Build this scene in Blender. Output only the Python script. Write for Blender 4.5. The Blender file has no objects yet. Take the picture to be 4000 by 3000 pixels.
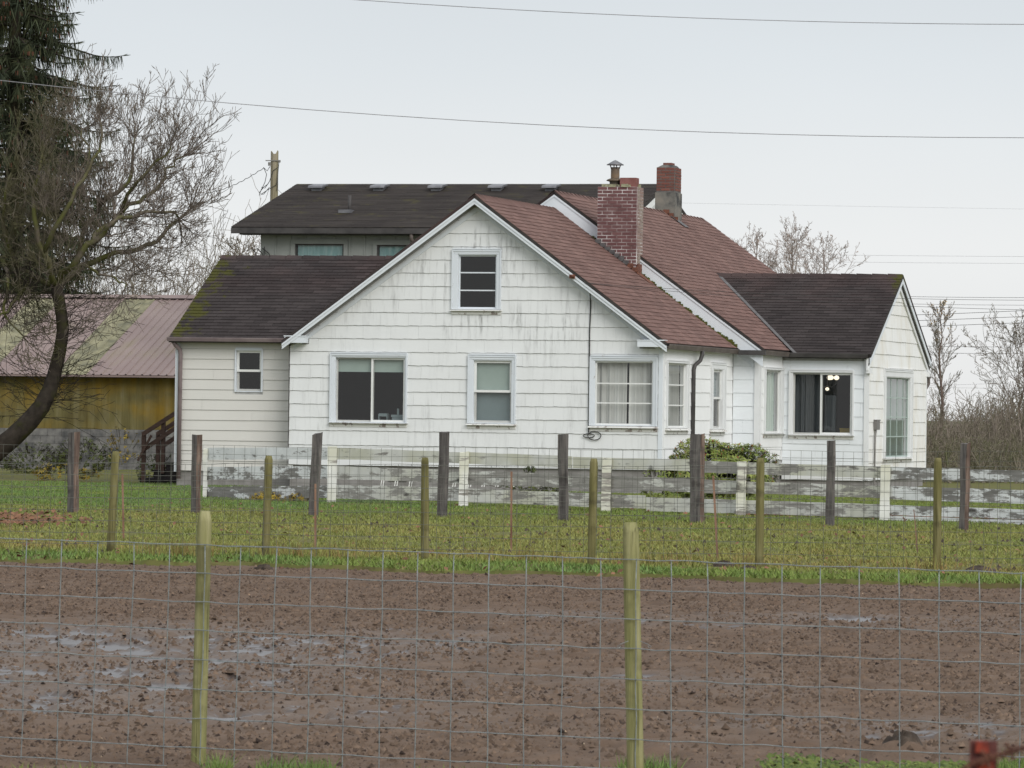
import bpy, bmesh, math, random
import numpy as np
from mathutils import Vector, Matrix
random.seed(7)
NR = np.random.default_rng(11)
SC = bpy.context.scene
COL = SC.collection

# ------------------------------------------------------------------ camera
F = 19000.0            # focal length in photo pixels (photo 4000 x 3000)
EYE = 1.57
ROLL = 0.0125
PITCH = math.atan(107 / F)
cam_d = bpy.data.cameras.new('camera')
cam_d.sensor_width = 36.0
cam_d.lens = 36.0 * F / 4000.0
cam_d.clip_start = 0.5
cam_d.clip_end = 3000
cam_d.dof.use_dof = True
cam_d.dof.focus_distance = 75.0
cam_d.dof.aperture_fstop = 30.0
cam = bpy.data.objects.new('camera', cam_d)
COL.objects.link(cam)
RM = Matrix.Rotation(math.pi / 2 + PITCH, 3, 'X') @ Matrix.Rotation(ROLL, 3, 'Z')
cam.matrix_world = Matrix.Translation((0, 0, EYE)) @ RM.to_4x4()
SC.camera = cam

# ------------------------------------------------------------------ sky, sun, exposure
SUN_EL, SUN_AZ = math.radians(32), math.radians(148)
wd = bpy.data.worlds.new('World'); SC.world = wd; wd.use_nodes = True
nt = wd.node_tree; nt.nodes.clear()
wo = nt.nodes.new('ShaderNodeOutputWorld')
bg1 = nt.nodes.new('ShaderNodeBackground'); bg2 = nt.nodes.new('ShaderNodeBackground')
add = nt.nodes.new('ShaderNodeAddShader')
sky = nt.nodes.new('ShaderNodeTexSky'); sky.sky_type = 'NISHITA'; sky.sun_disc = False
sky.sun_elevation = SUN_EL; sky.sun_rotation = SUN_AZ; sky.dust_density = 6; sky.air_density = 1
bg1.inputs['Strength'].default_value = 0.010
nt.links.new(sky.outputs[0], bg1.inputs['Color'])
tc = nt.nodes.new('ShaderNodeTexCoord'); sx = nt.nodes.new('ShaderNodeSeparateXYZ')
nt.links.new(tc.outputs['Generated'], sx.inputs[0])
rp = nt.nodes.new('ShaderNodeValToRGB')
nt.links.new(sx.outputs['Z'], rp.inputs[0])
el = rp.color_ramp.elements
el[0].position = 0.0; el[0].color = (.680, .685, .682, 1)
el[1].position = 0.10; el[1].color = (.550, .588, .622, 1)
e = el.new(0.035); e.color = (.685, .698, .700, 1)
e = el.new(0.072); e.color = (.596, .632, .660, 1)
e = el.new(0.5); e.color = (.72, .76, .80, 1)
e = el.new(1.0); e.color = (.98, 1.0, 1.02, 1)
ns = nt.nodes.new('ShaderNodeTexNoise'); ns.inputs['Scale'].default_value = 5; ns.inputs['Detail'].default_value = 3
mp = nt.nodes.new('ShaderNodeMapping'); mp.inputs['Scale'].default_value = (1, 1, 3)
nt.links.new(tc.outputs['Generated'], mp.inputs[0]); nt.links.new(mp.outputs[0], ns.inputs[0])
mr = nt.nodes.new('ShaderNodeMapRange'); mr.inputs['From Min'].default_value = .3; mr.inputs['From Max'].default_value = .7
mr.inputs['To Min'].default_value = .97; mr.inputs['To Max'].default_value = 1.03
nt.links.new(ns.outputs[0], mr.inputs[0])
vm = nt.nodes.new('ShaderNodeVectorMath'); vm.operation = 'SCALE'
nt.links.new(rp.outputs[0], vm.inputs[0]); nt.links.new(mr.outputs[0], vm.inputs['Scale'])
nt.links.new(vm.outputs[0], bg2.inputs['Color'])
bg2.inputs['Strength'].default_value = 1.0
nt.links.new(bg1.outputs[0], add.inputs[0]); nt.links.new(bg2.outputs[0], add.inputs[1])
nt.links.new(add.outputs[0], wo.inputs['Surface'])

sun_d = bpy.data.lights.new('sun', 'SUN'); sun_d.energy = 1.5; sun_d.angle = math.radians(35); sun_d.color = (1, .98, .95)
sun = bpy.data.objects.new('sun', sun_d); COL.objects.link(sun)
sdir = Vector((math.sin(SUN_AZ) * math.cos(SUN_EL), math.cos(SUN_AZ) * math.cos(SUN_EL), math.sin(SUN_EL)))
sun.rotation_euler = sdir.to_track_quat('Z', 'Y').to_euler()
sun.location = (20, -20, 40)
SC.view_settings.view_transform = 'Standard'; SC.view_settings.look = 'None'
SC.view_settings.exposure = 0.27; SC.view_settings.gamma = 1; SC.view_settings.use_curve_mapping = False
SC.cycles.max_bounces = 6; SC.cycles.transparent_max_bounces = 12

# ------------------------------------------------------------------ helpers
CP = Vector((0, 0, EYE))
def ray(px, py): return RM @ Vector(((px - 2000) / F, (1500 - py) / F, -1.0))
def at(px, py, Y):
    r = ray(px, py); return CP + r * (Y / r.y)
def gz(Y):            # the yard dips a little towards the house
    t = min(max((Y - 80) / 16, 0), 1); return -.11 * t * t * (3 - 2 * t)
def gnd(px, py):
    r = ray(px, py); p = CP + r * (-EYE / r.z)
    for _ in range(6):
        z = gz(p.y); p = CP + r * ((z - EYE) / r.z)
    return p
TH = math.radians(15)
HA = Vector((math.cos(TH), -math.sin(TH), 0)); HD = Vector((math.sin(TH), math.cos(TH), 0))
HO = at(1130, 1500, 102.5); HO.z = 0
HM = Matrix.Translation(HO) @ Matrix.Rotation(-TH, 4, 'Z')
def hloc(p):
    q = p - HO; return Vector((q.dot(HA), q.dot(HD), q.z))
def hw(px, py, w):
    r = ray(px, py); t = (HO + HD * w - CP).dot(HD) / r.dot(HD); return hloc(CP + r * t)
def hu(px, py, u):
    r = ray(px, py); t = (HO + HA * u - CP).dot(HA) / r.dot(HA); return hloc(CP + r * t)
def hg(u, w, z): return HO + HA * u + HD * w + Vector((0, 0, z))

def S(r, g, b):
    f = lambda c: ((c / 255 + .055) / 1.055) ** 2.4 if c > 10 else c / 255 / 12.92
    return (f(r), f(g), f(b), 1)

class NT:
    def __init__(s, name, rough=.85, spec=.25):
        s.m = bpy.data.materials.new(name); s.m.use_nodes = True
        s.t = s.m.node_tree; s.b = s.t.nodes['Principled BSDF']
        s.b.inputs['Roughness'].default_value = rough
        s.b.inputs['Specular IOR Level'].default_value = spec
        s._tc = None
    def n(s, typ, **kw):
        x = s.t.nodes.new('ShaderNode' + typ)
        for k, v in kw.items():
            if hasattr(x, k) and k not in x.inputs: setattr(x, k, v)
            else:
                i = x.inputs[k]
                if hasattr(v, 'is_linked'): s.t.links.new(v, i)
                else: i.default_value = v
        return x
    def l(s, a, b): s.t.links.new(a, b)
    def co(s, kind='Object'):
        if s._tc is None: s._tc = s.n('TexCoord')
        return s._tc.outputs[kind]
    def noise(s, scale, detail=4, stretch=(1, 1, 1), rough=.55, coord=None, off=(0, 0, 0)):
        m = s.n('Mapping', Scale=stretch, Location=off); s.l(coord or s.co(), m.inputs['Vector'])
        x = s.n('TexNoise', Scale=scale, Detail=detail, Roughness=rough); s.l(m.outputs[0], x.inputs['Vector'])
        return x.outputs[0]
    def ramp(s, fac, stops):
        r = s.n('ValToRGB'); s.l(fac, r.inputs[0]); e = r.color_ramp.elements
        while len(e) < len(stops): e.new(.5)
        for q, (p, c) in zip(e, stops):
            q.position = p; q.color = c if hasattr(c, '__len__') else (c, c, c, 1)
        return r.outputs[0]
    def mix(s, fac, a, b, mode='MIX'):
        x = s.n('MixRGB', blend_type=mode)
        for v, i in ((fac, 0), (a, 1), (b, 2)):
            if hasattr(v, 'is_linked'): s.l(v, x.inputs[i])
            elif i == 0: x.inputs[0].default_value = v
            else: x.inputs[i].default_value = v
        return x.outputs[0]
    def math(s, op, a, b=0.0, clamp=False):
        x = s.n('Math', operation=op, use_clamp=clamp)
        for v, i in ((a, 0), (b, 1)):
            if hasattr(v, 'is_linked'): s.l(v, x.inputs[i])
            else: x.inputs[i].default_value = v
        return x.outputs[0]
    def mrange(s, v, a, b, c=0., d=1.):
        x = s.n('MapRange'); s.l(v, x.inputs[0])
        for i, q in zip(('From Min', 'From Max', 'To Min', 'To Max'), (a, b, c, d)): x.inputs[i].default_value = q
        return x.outputs[0]
    def xyz(s, coord=None):
        x = s.n('SeparateXYZ'); s.l(coord or s.co(), x.inputs[0]); return x.outputs
    def isl(s): return s.n('NewGeometry').outputs['Random Per Island']
    def objr(s): return s.n('ObjectInfo').outputs['Random']
    def vary(s, col, amt, which='isl'):       # piece to piece difference in tone
        r = s.isl() if which == 'isl' else s.objr()
        if which == 'both': r = s.math('FRACT', s.math('ADD', s.isl(), s.objr()))
        k = s.mrange(r, 0, 1, 1 - amt, 1 + amt)
        x = s.n('VectorMath', operation='SCALE'); s.l(col, x.inputs[0]); s.l(k, x.inputs['Scale'])
        return x.outputs[0]
    def bump(s, h, strength=.3, dist=.01):
        x = s.n('Bump'); x.inputs['Strength'].default_value = strength; x.inputs['Distance'].default_value = dist
        s.l(h, x.inputs['Height']); s.l(x.outputs[0], s.b.inputs['Normal'])
    def out(s, col):
        if hasattr(col, 'is_linked'): s.l(col, s.b.inputs['Base Color'])
        else: s.b.inputs['Base Color'].default_value = col
        return s.m

def noisy(name, c1, c2, scale=6, stretch=(1, 1, 1), rough=.85, spec=.25, vary=0, detail=5, bump=0, c3=None, lo=.35, hi=.65, metal=0):
    s = NT(name, rough, spec); f = s.noise(scale, detail, stretch)
    st = [(lo, c1), (hi, c2)] if c3 is None else [(lo, c1), (.5, c2), (hi, c3)]
    c = s.ramp(f, st)
    if vary: c = s.vary(c, vary)
    if bump: s.bump(f, bump)
    s.b.inputs['Metallic'].default_value = metal
    return s.out(c)

class MB:
    """collects shapes into ONE mesh"""
    def __init__(s): s.v = []; s.f = []; s.mi = []
    def add(s, vs, fs, mi=0):
        o = len(s.v); s.v += [tuple(p) for p in vs]
        for f in fs: s.f.append([i + o for i in f]); s.mi.append(mi)
        return s
    def box(s, a, b, mi=0, M=None):
        x0, y0, z0 = a; x1, y1, z1 = b
        vs = [Vector(p) for p in ((x0, y0, z0), (x1, y0, z0), (x1, y1, z0), (x0, y1, z0), (x0, y0, z1), (x1, y0, z1), (x1, y1, z1), (x0, y1, z1))]
        if M is not None: vs = [M @ p for p in vs]
        return s.add(vs, [(0, 3, 2, 1), (4, 5, 6, 7), (0, 1, 5, 4), (1, 2, 6, 5), (2, 3, 7, 6), (3, 0, 4, 7)], mi)
    def prism(s, poly, ext, mi=0, mside=None):
        n = len(poly); e = Vector(ext); a = [Vector(p) for p in poly]; b = [p + e for p in a]
        s.add(a + b, [list(range(n))[::-1], list(range(n, 2 * n))], mi)
        s.add(a + b, [(i, (i + 1) % n, (i + 1) % n + n, i + n) for i in range(n)], mi if mside is None else mside)
        return s
    def bar(s, p, q, w, h, up=(0, 0, 1), mi=0):
        p, q = Vector(p), Vector(q); d = (q - p).normalized(); u = Vector(up)
        x = d.cross(u).normalized(); y = x.cross(d).normalized()
        c = [x * (w / 2) * i + y * (h / 2) * j for i, j in ((-1, -1), (1, -1), (1, 1), (-1, 1))]
        return s.prism([p + k for k in c], q - p, mi)
    def tube(s, pts, rad, n=8, cap=True, mi=0):
        pts = [Vector(p) for p in pts]
        if not hasattr(rad, '__len__'): rad = [rad] * len(pts)
        rings = []
        prev = None
        for i, p in enumerate(pts):
            d = (pts[min(i + 1, len(pts) - 1)] - pts[max(i - 1, 0)]).normalized()
            if prev is None:
                a = Vector((1, 0, 0)) if abs(d.x) < .8 else Vector((0, 1, 0))
                x = d.cross(a).normalized()
            else: x = (prev - d * prev.dot(d)).normalized()
            prev = x; y = d.cross(x)
            rings.append([p + (x * math.cos(6.2832 * k / n) + y * math.sin(6.2832 * k / n)) * rad[i] for k in range(n)])
        vs = [q for r in rings for q in r]; fs = []
        for i in range(len(pts) - 1):
            for k in range(n):
                fs.append((i * n + k, i * n + (k + 1) % n, (i + 1) * n + (k + 1) % n, (i + 1) * n + k))
        if cap: fs += [list(range(n))[::-1], [(len(pts) - 1) * n + k for k in range(n)]]
        return s.add(vs, fs, mi)
    def build(s, name, mat, parent=None, smooth=False, **tags):
        me = bpy.data.meshes.new(name); me.from_pydata(s.v, [], s.f)
        for m in (mat if isinstance(mat, (list, tuple)) else [mat]): me.materials.append(m)
        if any(s.mi): me.polygons.foreach_set('material_index', s.mi)
        if smooth: me.polygons.foreach_set('use_smooth', [True] * len(s.f))
        me.update()
        return link(name, me, parent, **tags)

def link(name, me, parent=None, **tags):
    o = bpy.data.objects.new(name, me); COL.objects.link(o)
    if parent is not None: o.parent = parent
    for k, v in tags.items(): o[k] = v
    return o
def empty(name, M, label, category, group=None):
    o = bpy.data.objects.new(name, None); COL.objects.link(o); o.empty_display_size = .2
    o.matrix_world = M if isinstance(M, Matrix) else Matrix.Translation(M)
    o['label'] = label; o['category'] = category
    if group: o['group'] = group
    return o
def tag(o, label, category, group=None):
    o['label'] = label; o['category'] = category
    if group: o['group'] = group
    return o
def mesh_np(name, v, f, mat, parent=None, smooth=False, **tags):
    v = np.asarray(v, dtype=np.float32); f = np.asarray(f, dtype=np.int32); k = f.shape[1]
    me = bpy.data.meshes.new(name)
    me.vertices.add(len(v)); me.vertices.foreach_set('co', v.ravel())
    me.loops.add(f.size); me.loops.foreach_set('vertex_index', f.ravel())
    me.polygons.add(len(f)); me.polygons.foreach_set('loop_start', np.arange(0, f.size, k, dtype=np.int32))
    me.polygons.foreach_set('loop_total', np.full(len(f), k, dtype=np.int32))
    if smooth: me.polygons.foreach_set('use_smooth', np.ones(len(f), dtype=bool))
    me.materials.append(mat); me.update(calc_edges=True); me.validate()
    return link(name, me, parent, **tags)
def segs_mesh(name, P0, P1, R0, R1, mat, parent=None, **tags):
    P0, P1 = np.asarray(P0, float), np.asarray(P1, float); R0, R1 = np.asarray(R0, float), np.asarray(R1, float)
    d = P1 - P0; d /= np.linalg.norm(d, axis=1)[:, None] + 1e-9
    ref = np.where(np.abs(d[:, 2:3]) < .9, np.array([[0, 0, 1.]]), np.array([[1., 0, 0]]))
    x = np.cross(d, ref); x /= np.linalg.norm(x, axis=1)[:, None] + 1e-9; y = np.cross(d, x)
    V = np.zeros((len(P0), 6, 3))
    for k in range(3):
        c, s_ = math.cos(k * 2.0944), math.sin(k * 2.0944); o = x * c + y * s_
        V[:, k] = P0 + o * R0[:, None]; V[:, 3 + k] = P1 + o * R1[:, None]
    b = (np.arange(len(P0)) * 6)[:, None]
    Fc = np.concatenate([b + np.array([[0, 1, 4, 3]]), b + np.array([[1, 2, 5, 4]]), b + np.array([[2, 0, 3, 5]])])
    return mesh_np(name, V.reshape(-1, 3), Fc, mat, parent, True, **tags)

def hash2(ix, iy, seed):
    h = (ix.astype(np.int64) * 374761393 + iy.astype(np.int64) * 668265263 + seed * 974711) & 0x7fffffff
    h = ((h ^ (h >> 13)) * 1274126177) & 0x7fffffff
    return ((h ^ (h >> 16)) & 0xffff) / 65535.0
def vnoise(x, y, seed):
    ix, iy = np.floor(x), np.floor(y); fx, fy = x - ix, y - iy
    fx = fx * fx * (3 - 2 * fx); fy = fy * fy * (3 - 2 * fy)
    a, b = hash2(ix, iy, seed), hash2(ix + 1, iy, seed); c, d = hash2(ix, iy + 1, seed), hash2(ix + 1, iy + 1, seed)
    return (a * (1 - fx) + b * fx) * (1 - fy) + (c * (1 - fx) + d * fx) * fy
def fbm(x, y, seed, octv=4, gain=.5):
    t = 0; a = 1; n = 0
    for i in range(octv):
        t = t + a * vnoise(x * 2 ** i + 17.3 * i, y * 2 ** i + 5.1 * i, seed + i); n += a; a *= gain
    return t / n
def sst(a, b, x):
    t = np.clip((x - a) / (b - a), 0, 1); return t * t * (3 - 2 * t)

# 2D clipping
def clip_half(poly, nx, ny, c):               # keep nx*x+ny*y <= c
    out = []
    for i in range(len(poly)):
        p, q = poly[i], poly[(i + 1) % len(poly)]
        dp, dq = nx * p[0] + ny * p[1] - c, nx * q[0] + ny * q[1] - c
        if dp <= 0: out.append(p)
        if dp * dq < 0:
            t = dp / (dp - dq); out.append((p[0] + (q[0] - p[0]) * t, p[1] + (q[1] - p[1]) * t))
    return out
def clip_convex(poly, conv):
    n = len(conv); ar = sum(conv[i][0] * conv[(i + 1) % n][1] - conv[(i + 1) % n][0] * conv[i][1] for i in range(n))
    cv = conv if ar > 0 else conv[::-1]
    for i in range(n):
        (x0, y0), (x1, y1) = cv[i], cv[(i + 1) % n]
        nx, ny = y1 - y0, -(x1 - x0)
        poly = clip_half(poly, nx, ny, nx * x0 + ny * y0)
        if len(poly) < 3: return []
    return poly
def rect_minus(r, holes):
    rs = [r]
    for (a, b, c, d) in holes:
        nx = []
        for (x0, y0, x1, y1) in rs:
            if a >= x1 or c <= x0 or b >= y1 or d <= y0: nx.append((x0, y0, x1, y1)); continue
            if y0 < b: nx.append((x0, y0, x1, b))
            if y1 > d: nx.append((x0, d, x1, y1))
            yy0, yy1 = max(y0, b), min(y1, d)
            if x0 < a: nx.append((x0, yy0, a, yy1))
            if x1 > c: nx.append((c, yy0, x1, yy1))
        rs = nx
    return rs
def area(p): return abs(sum(p[i][0] * p[(i + 1) % len(p)][1] - p[(i + 1) % len(p)][0] * p[i][1] for i in range(len(p)))) / 2

class Plane:
    """a wall or roof plane: org + e1*s + e2*t + n*o"""
    def __init__(s, org, e1, e2):
        s.o = Vector(org); s.e1 = Vector(e1).normalized(); s.e2 = Vector(e2).normalized(); s.n = s.e1.cross(s.e2)
    def p(s, a, b, o=0): return s.o + s.e1 * a + s.e2 * b + s.n * o
    def box(s, mb, a0, b0, a1, b1, o0, o1, mi=0):
        return mb.prism([s.p(a0, b0, o0), s.p(a1, b0, o0), s.p(a1, b1, o0), s.p(a0, b1, o0)], s.n * (o1 - o0), mi)

def wall_backing(name, pl, poly, holes, mat, parent, th=.12):
    mb = MB(); xs = [p[0] for p in poly]; ys = [p[1] for p in poly]
    for r in rect_minus((min(xs), min(ys), max(xs), max(ys)), holes):
        q = clip_convex([(r[0], r[1]), (r[2], r[1]), (r[2], r[3]), (r[0], r[3])], poly)
        if len(q) >= 3 and area(q) > 1e-4: mb.prism([pl.p(a, b, -th) for a, b in q], pl.n * th)
    return mb.build(name, mat, parent)

def pieces_parts(pieces, name, mat, parent, limit=300, stuffname=None):
    """pieces = list of (size, verts, faces); the largest become parts, the others one joined part"""
    pieces.sort(key=lambda t: -t[0])
    for sz, vs, fs in pieces[:limit]:
        MB().add(vs, fs).build(name, mat, parent)
    if len(pieces) > limit:
        mb = MB()
        for sz, vs, fs in pieces[limit:]: mb.add(vs, fs)
        mb.build(stuffname or name, mat, parent, kind='stuff')

def lap_pieces(pl, poly, holes, lines, width, gap, o_top, o_bot, stagger=.5, rnd=.0015, cull=None, lap=.0005, wave=0):
    """courses of shingles / boards: tilted plates, lower edge proud"""
    out = []
    xs = [p[0] for p in poly]
    for i in range(len(lines) - 1):
        y0, y1 = lines[i], lines[i + 1]
        x = min(xs) - width * random.random() if stagger is None else min(xs) - width * ((i * stagger) % 1.0)
        ph = random.uniform(0, 6)
        while x < max(xs):
            x1 = x + width
            dz = random.uniform(-rnd, rnd) * 2
            for r in rect_minus((x + gap / 2, y0 + dz, x1 - gap / 2, y1 - lap), holes):
                lo = [(r[0], r[1]), (r[2], r[1])]
                if wave and r[1] < y0 + .02:
                    k = max(2, int((r[2] - r[0]) / .06))
                    lo = [(r[0] + (r[2] - r[0]) * j / k, r[1] + wave * (.6 * math.sin((r[0] + (r[2] - r[0]) * j / k) * 19 + ph) + .4 * math.sin((r[0] + (r[2] - r[0]) * j / k) * 43 + ph * 2))) for j in range(k + 1)]
                q = clip_convex(lo + [(r[2], r[3]), (r[0], r[3])], poly)
                if len(q) < 3 or area(q) < 4e-4: continue
                if cull and cull(pl, q): continue
                j = random.uniform(-rnd, rnd)
                off = lambda b: o_bot + (o_top - o_bot) * (b - y0) / (y1 - y0) + j
                n = len(q)
                vs = [pl.p(a, b, 0) for a, b in q] + [pl.p(a, b, off(b)) for a, b in q]
                fs = [list(range(n, 2 * n))] + [(k, (k + 1) % n, (k + 1) % n + n, k + n) for k in range(n)]
                out.append((area(q), vs, fs))
            x = x1
    return out
# ------------------------------------------------------------------ materials
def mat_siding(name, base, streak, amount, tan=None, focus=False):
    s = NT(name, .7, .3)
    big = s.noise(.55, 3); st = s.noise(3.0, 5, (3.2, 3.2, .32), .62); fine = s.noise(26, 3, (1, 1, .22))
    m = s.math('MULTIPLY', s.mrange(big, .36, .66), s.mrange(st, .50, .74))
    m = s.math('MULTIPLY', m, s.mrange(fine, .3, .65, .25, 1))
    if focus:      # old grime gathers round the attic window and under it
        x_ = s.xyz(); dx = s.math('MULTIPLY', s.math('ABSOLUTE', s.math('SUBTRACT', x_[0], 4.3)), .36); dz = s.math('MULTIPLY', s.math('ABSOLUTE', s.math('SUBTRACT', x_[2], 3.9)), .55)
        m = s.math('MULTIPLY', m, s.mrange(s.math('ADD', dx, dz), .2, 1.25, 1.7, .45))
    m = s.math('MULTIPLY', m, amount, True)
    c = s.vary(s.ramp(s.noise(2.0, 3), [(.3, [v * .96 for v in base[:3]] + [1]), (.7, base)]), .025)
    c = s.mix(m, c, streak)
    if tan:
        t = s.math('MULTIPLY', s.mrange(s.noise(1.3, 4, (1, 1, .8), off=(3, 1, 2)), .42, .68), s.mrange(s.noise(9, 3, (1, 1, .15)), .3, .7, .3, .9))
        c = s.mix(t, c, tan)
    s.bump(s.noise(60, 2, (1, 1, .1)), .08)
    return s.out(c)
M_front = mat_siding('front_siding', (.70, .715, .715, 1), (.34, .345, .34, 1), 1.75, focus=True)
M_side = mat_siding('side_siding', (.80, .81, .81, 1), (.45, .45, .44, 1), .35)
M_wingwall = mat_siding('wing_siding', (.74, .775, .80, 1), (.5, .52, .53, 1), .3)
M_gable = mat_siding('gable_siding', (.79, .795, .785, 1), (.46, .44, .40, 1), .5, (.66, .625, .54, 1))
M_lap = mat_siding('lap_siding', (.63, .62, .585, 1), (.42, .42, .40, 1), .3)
M_felt = noisy('grey_building_paper', (.32, .32, .315, 1), (.42, .42, .41, 1), 5)
M_back = noisy('grey_board', (.27, .285, .27, 1), (.31, .325, .31, 1), 3, rough=.8, vary=.03)
def mat_trim(name, base, peel, lo=.60):
    s = NT(name, .6, .35)
    f = s.noise(7, 6, (1, 1, 1), .65); c = s.ramp(f, [(lo, base), (lo + .05, peel)])
    return s.out(s.mix(s.mrange(s.noise(1.2, 3), .4, .7, 0, .25), c, [v * .75 for v in base[:3]] + [1]))
M_trim = mat_trim('white_trim', (.66, .70, .74, 1), (.42, .40, .38, 1), .66)
M_trimw = mat_trim('white_casing', (.72, .735, .74, 1), (.28, .12, .10, 1), .69)
M_sill = mat_trim('worn_sill', (.66, .66, .63, 1), (.24, .20, .18, 1), .56)
M_sash = noisy('vinyl_sash', (.74, .75, .74, 1), (.68, .69, .67, 1), 3, rough=.45)
M_alu = noisy('aluminium_sash', (.42, .42, .40, 1), (.50, .50, .48, 1), 4, rough=.4)
def mat_roof(name, c1, c2, moss=0.0, vary=.16, mz=None):
    s = NT(name, .92, .15)
    c = s.ramp(s.noise(.9, 4), [(.3, c1), (.7, c2)])
    c = s.vary(c, vary, 'both')
    g = s.noise(90, 2); c = s.mix(.35, c, s.ramp(g, [(.3, .55), (.7, 1.0)]), 'MULTIPLY')
    if moss:
        f = s.math('MULTIPLY', s.mrange(s.noise(1.8, 6, rough=.7), .56, .64), moss)
        c = s.mix(f, c, (.10, .095, .02, 1))
    s.bump(g, .25)
    return s.out(c)
M_roof_red = mat_roof('red_brown_shingle', (.150, .088, .076, 1), (.190, .116, .100, 1))
def mat_roof_dark():
    s = NT('dark_shingle', .92, .15)
    x = s.xyz()
    red = s.math('MULTIPLY', s.mrange(x[2], 3.9, 4.9), s.mrange(s.noise(.7, 3), .35, .6), True)
    c = s.ramp(s.noise(.8, 4), [(.3, (.034, .028, .028, 1)), (.7, (.050, .042, .041, 1))])
    c = s.mix(s.math('MULTIPLY', red, .5), c, (.080, .048, .044, 1))
    c = s.vary(c, .2, 'both')
    g = s.noise(90, 2); c = s.mix(.35, c, s.ramp(g, [(.3, .55), (.7, 1.0)]), 'MULTIPLY')
    # moss along the outer rakes of both wings
    n = s.noise(2.6, 6, rough=.7)
    l = s.math('ADD', n, s.mrange(x[0], -2.9, -1.3, .22, -.18))
    f = s.mrange(l, .60, .68)
    r = s.math('MULTIPLY', s.mrange(s.math('ADD', n, s.mrange(x[0], 9.9, 10.7, -.25, .14)), .58, .66), s.mrange(x[2], 4.2, 4.7))
    c = s.mix(s.math('MAXIMUM', f, r), c, (.055, .054, .012, 1))
    s.bump(g, .25)
    return s.out(c)
M_roof_dark = mat_roof_dark()
M_roof_back = mat_roof('grey_brown_shingle', (.038, .032, .030, 1), (.055, .047, .042, 1), .3, .15)
M_roofedge = noisy('roof_edge', (.028, .026, .026, 1), (.05, .045, .04, 1), 8)
M_gut = noisy('brown_gutter', (.085, .070, .062, 1), (.13, .11, .095, 1), 3, rough=.5)
M_gut_dark = noisy('dark_gutter', (.045, .042, .042, 1), (.075, .07, .068, 1), 3, rough=.5)
M_gut_mauve = noisy('mauve_gutter', (.16, .125, .13, 1), (.22, .18, .18, 1), 3, rough=.5)
M_found = noisy('foundation', (.20, .19, .18, 1), (.28, .27, .26, 1), 4, bump=.2)
M_in = noisy('interior', (.018, .019, .023, 1), (.026, .027, .032, 1), 2)
M_in_dk = noisy('interior_dark', (.012, .013, .017, 1), (.018, .019, .023, 1), 2)
M_blind = noisy('blind_cloth', (.34, .41, .38, 1), (.38, .45, .42, 1), 2)
M_blind_g = noisy('blind_grey', (.19, .235, .245, 1), (.22, .27, .28, 1), 2)
def mat_curt(name, c1, c2):
    s = NT(name, .9, .1); return s.out(s.ramp(s.noise(5, 3, (1, 1, .05)), [(.3, c1), (.7, c2)]))
M_curt = mat_curt('white_curtain', (.46, .45, .43, 1), (.68, .67, .655, 1))
M_curt_g = mat_curt('green_curtain', (.42, .50, .45, 1), (.62, .70, .64, 1))
M_curt_s = mat_curt('sheer_curtain', (.20, .25, .24, 1), (.30, .36, .34, 1))
M_curt_d = mat_curt('dark_curtain', (.045, .05, .056, 1), (.075, .083, .09, 1))
M_teal = noisy('teal_film', (.20, .38, .39, 1), (.27, .45, .46, 1), 3, (3, 3, .6), rough=.4, c3=(.46, .60, .60, 1), lo=.35, hi=.8)
def mat_glass():
    s = NT('window_glass'); t = s.t
    o = t.nodes['Material Output']
    tr = s.n('BsdfTransparent'); tr.inputs[0].default_value = (.86, .88, .87, 1)
    gl = s.n('BsdfGlossy'); gl.inputs['Roughness'].default_value = .02
    s.t.links.new(s.n('Bump', Strength=.02).outputs[0], gl.inputs['Normal'])
    ge = s.n('NewGeometry'); dt = s.n('VectorMath', operation='DOT_PRODUCT'); s.l(ge.outputs['Incoming'], dt.inputs[0]); s.l(ge.outputs['Normal'], dt.inputs[1])
    cs = s.math('SUBTRACT', 1.0, s.math('ABSOLUTE', dt.outputs['Value'])); fz = s.math('ADD', .06, s.math('MULTIPLY', s.math('POWER', cs, 5.0), .94), True)
    mx = s.n('MixShader'); s.l(fz, mx.inputs[0]); s.l(tr.outputs[0], mx.inputs[1]); s.l(gl.outputs[0], mx.inputs[2])
    s.l(mx.outputs[0], o.inputs['Surface']); t.nodes.remove(s.b)
    return s.m
M_glass = mat_glass()
def mat_brick(name, c1, c2, wash, lo):
    s = NT(name, .9, .2)
    c = s.vary(s.ramp(s.objr(), [(0, c1), (1, c2)]), .12, 'both')
    f = s.math('MULTIPLY', s.mrange(s.noise(2.2, 5), lo, lo + .2), .8)
    c = s.mix(f, c, wash); s.bump(s.noise(40, 3), .3)
    return s.out(c)
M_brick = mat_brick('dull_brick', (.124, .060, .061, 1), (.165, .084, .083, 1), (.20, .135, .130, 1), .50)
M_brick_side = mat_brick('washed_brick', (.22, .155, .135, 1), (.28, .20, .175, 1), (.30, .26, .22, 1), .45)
M_brick2 = mat_brick('orange_brick', (.155, .062, .050, 1), (.205, .086, .066, 1), (.12, .07, .058, 1), .46)
M_mortar = noisy('pale_mortar', (.16, .105, .10, 1), (.36, .30, .29, 1), 3.2, c3=(.66, .63, .62, 1))
M_mortar_d = noisy('dark_mortar', (.10, .095, .09, 1), (.16, .15, .14, 1), 6)
M_cement = noisy('cement', (.045, .045, .045, 1), (.15, .145, .13, 1), 2.6, c3=(.22, .20, .17, 1), bump=.3)
M_tile = noisy('flue_tile', (.17, .07, .06, 1), (.24, .11, .10, 1), 6)
M_metal = noisy('cap_metal', (.13, .13, .14, 1), (.21, .21, .22, 1), 5, rough=.45, metal=.4)
M_metal_d = noisy('sooty_metal', (.05, .05, .052, 1), (.16, .12, .08, 1), 4, rough=.6, metal=.3)
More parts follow.
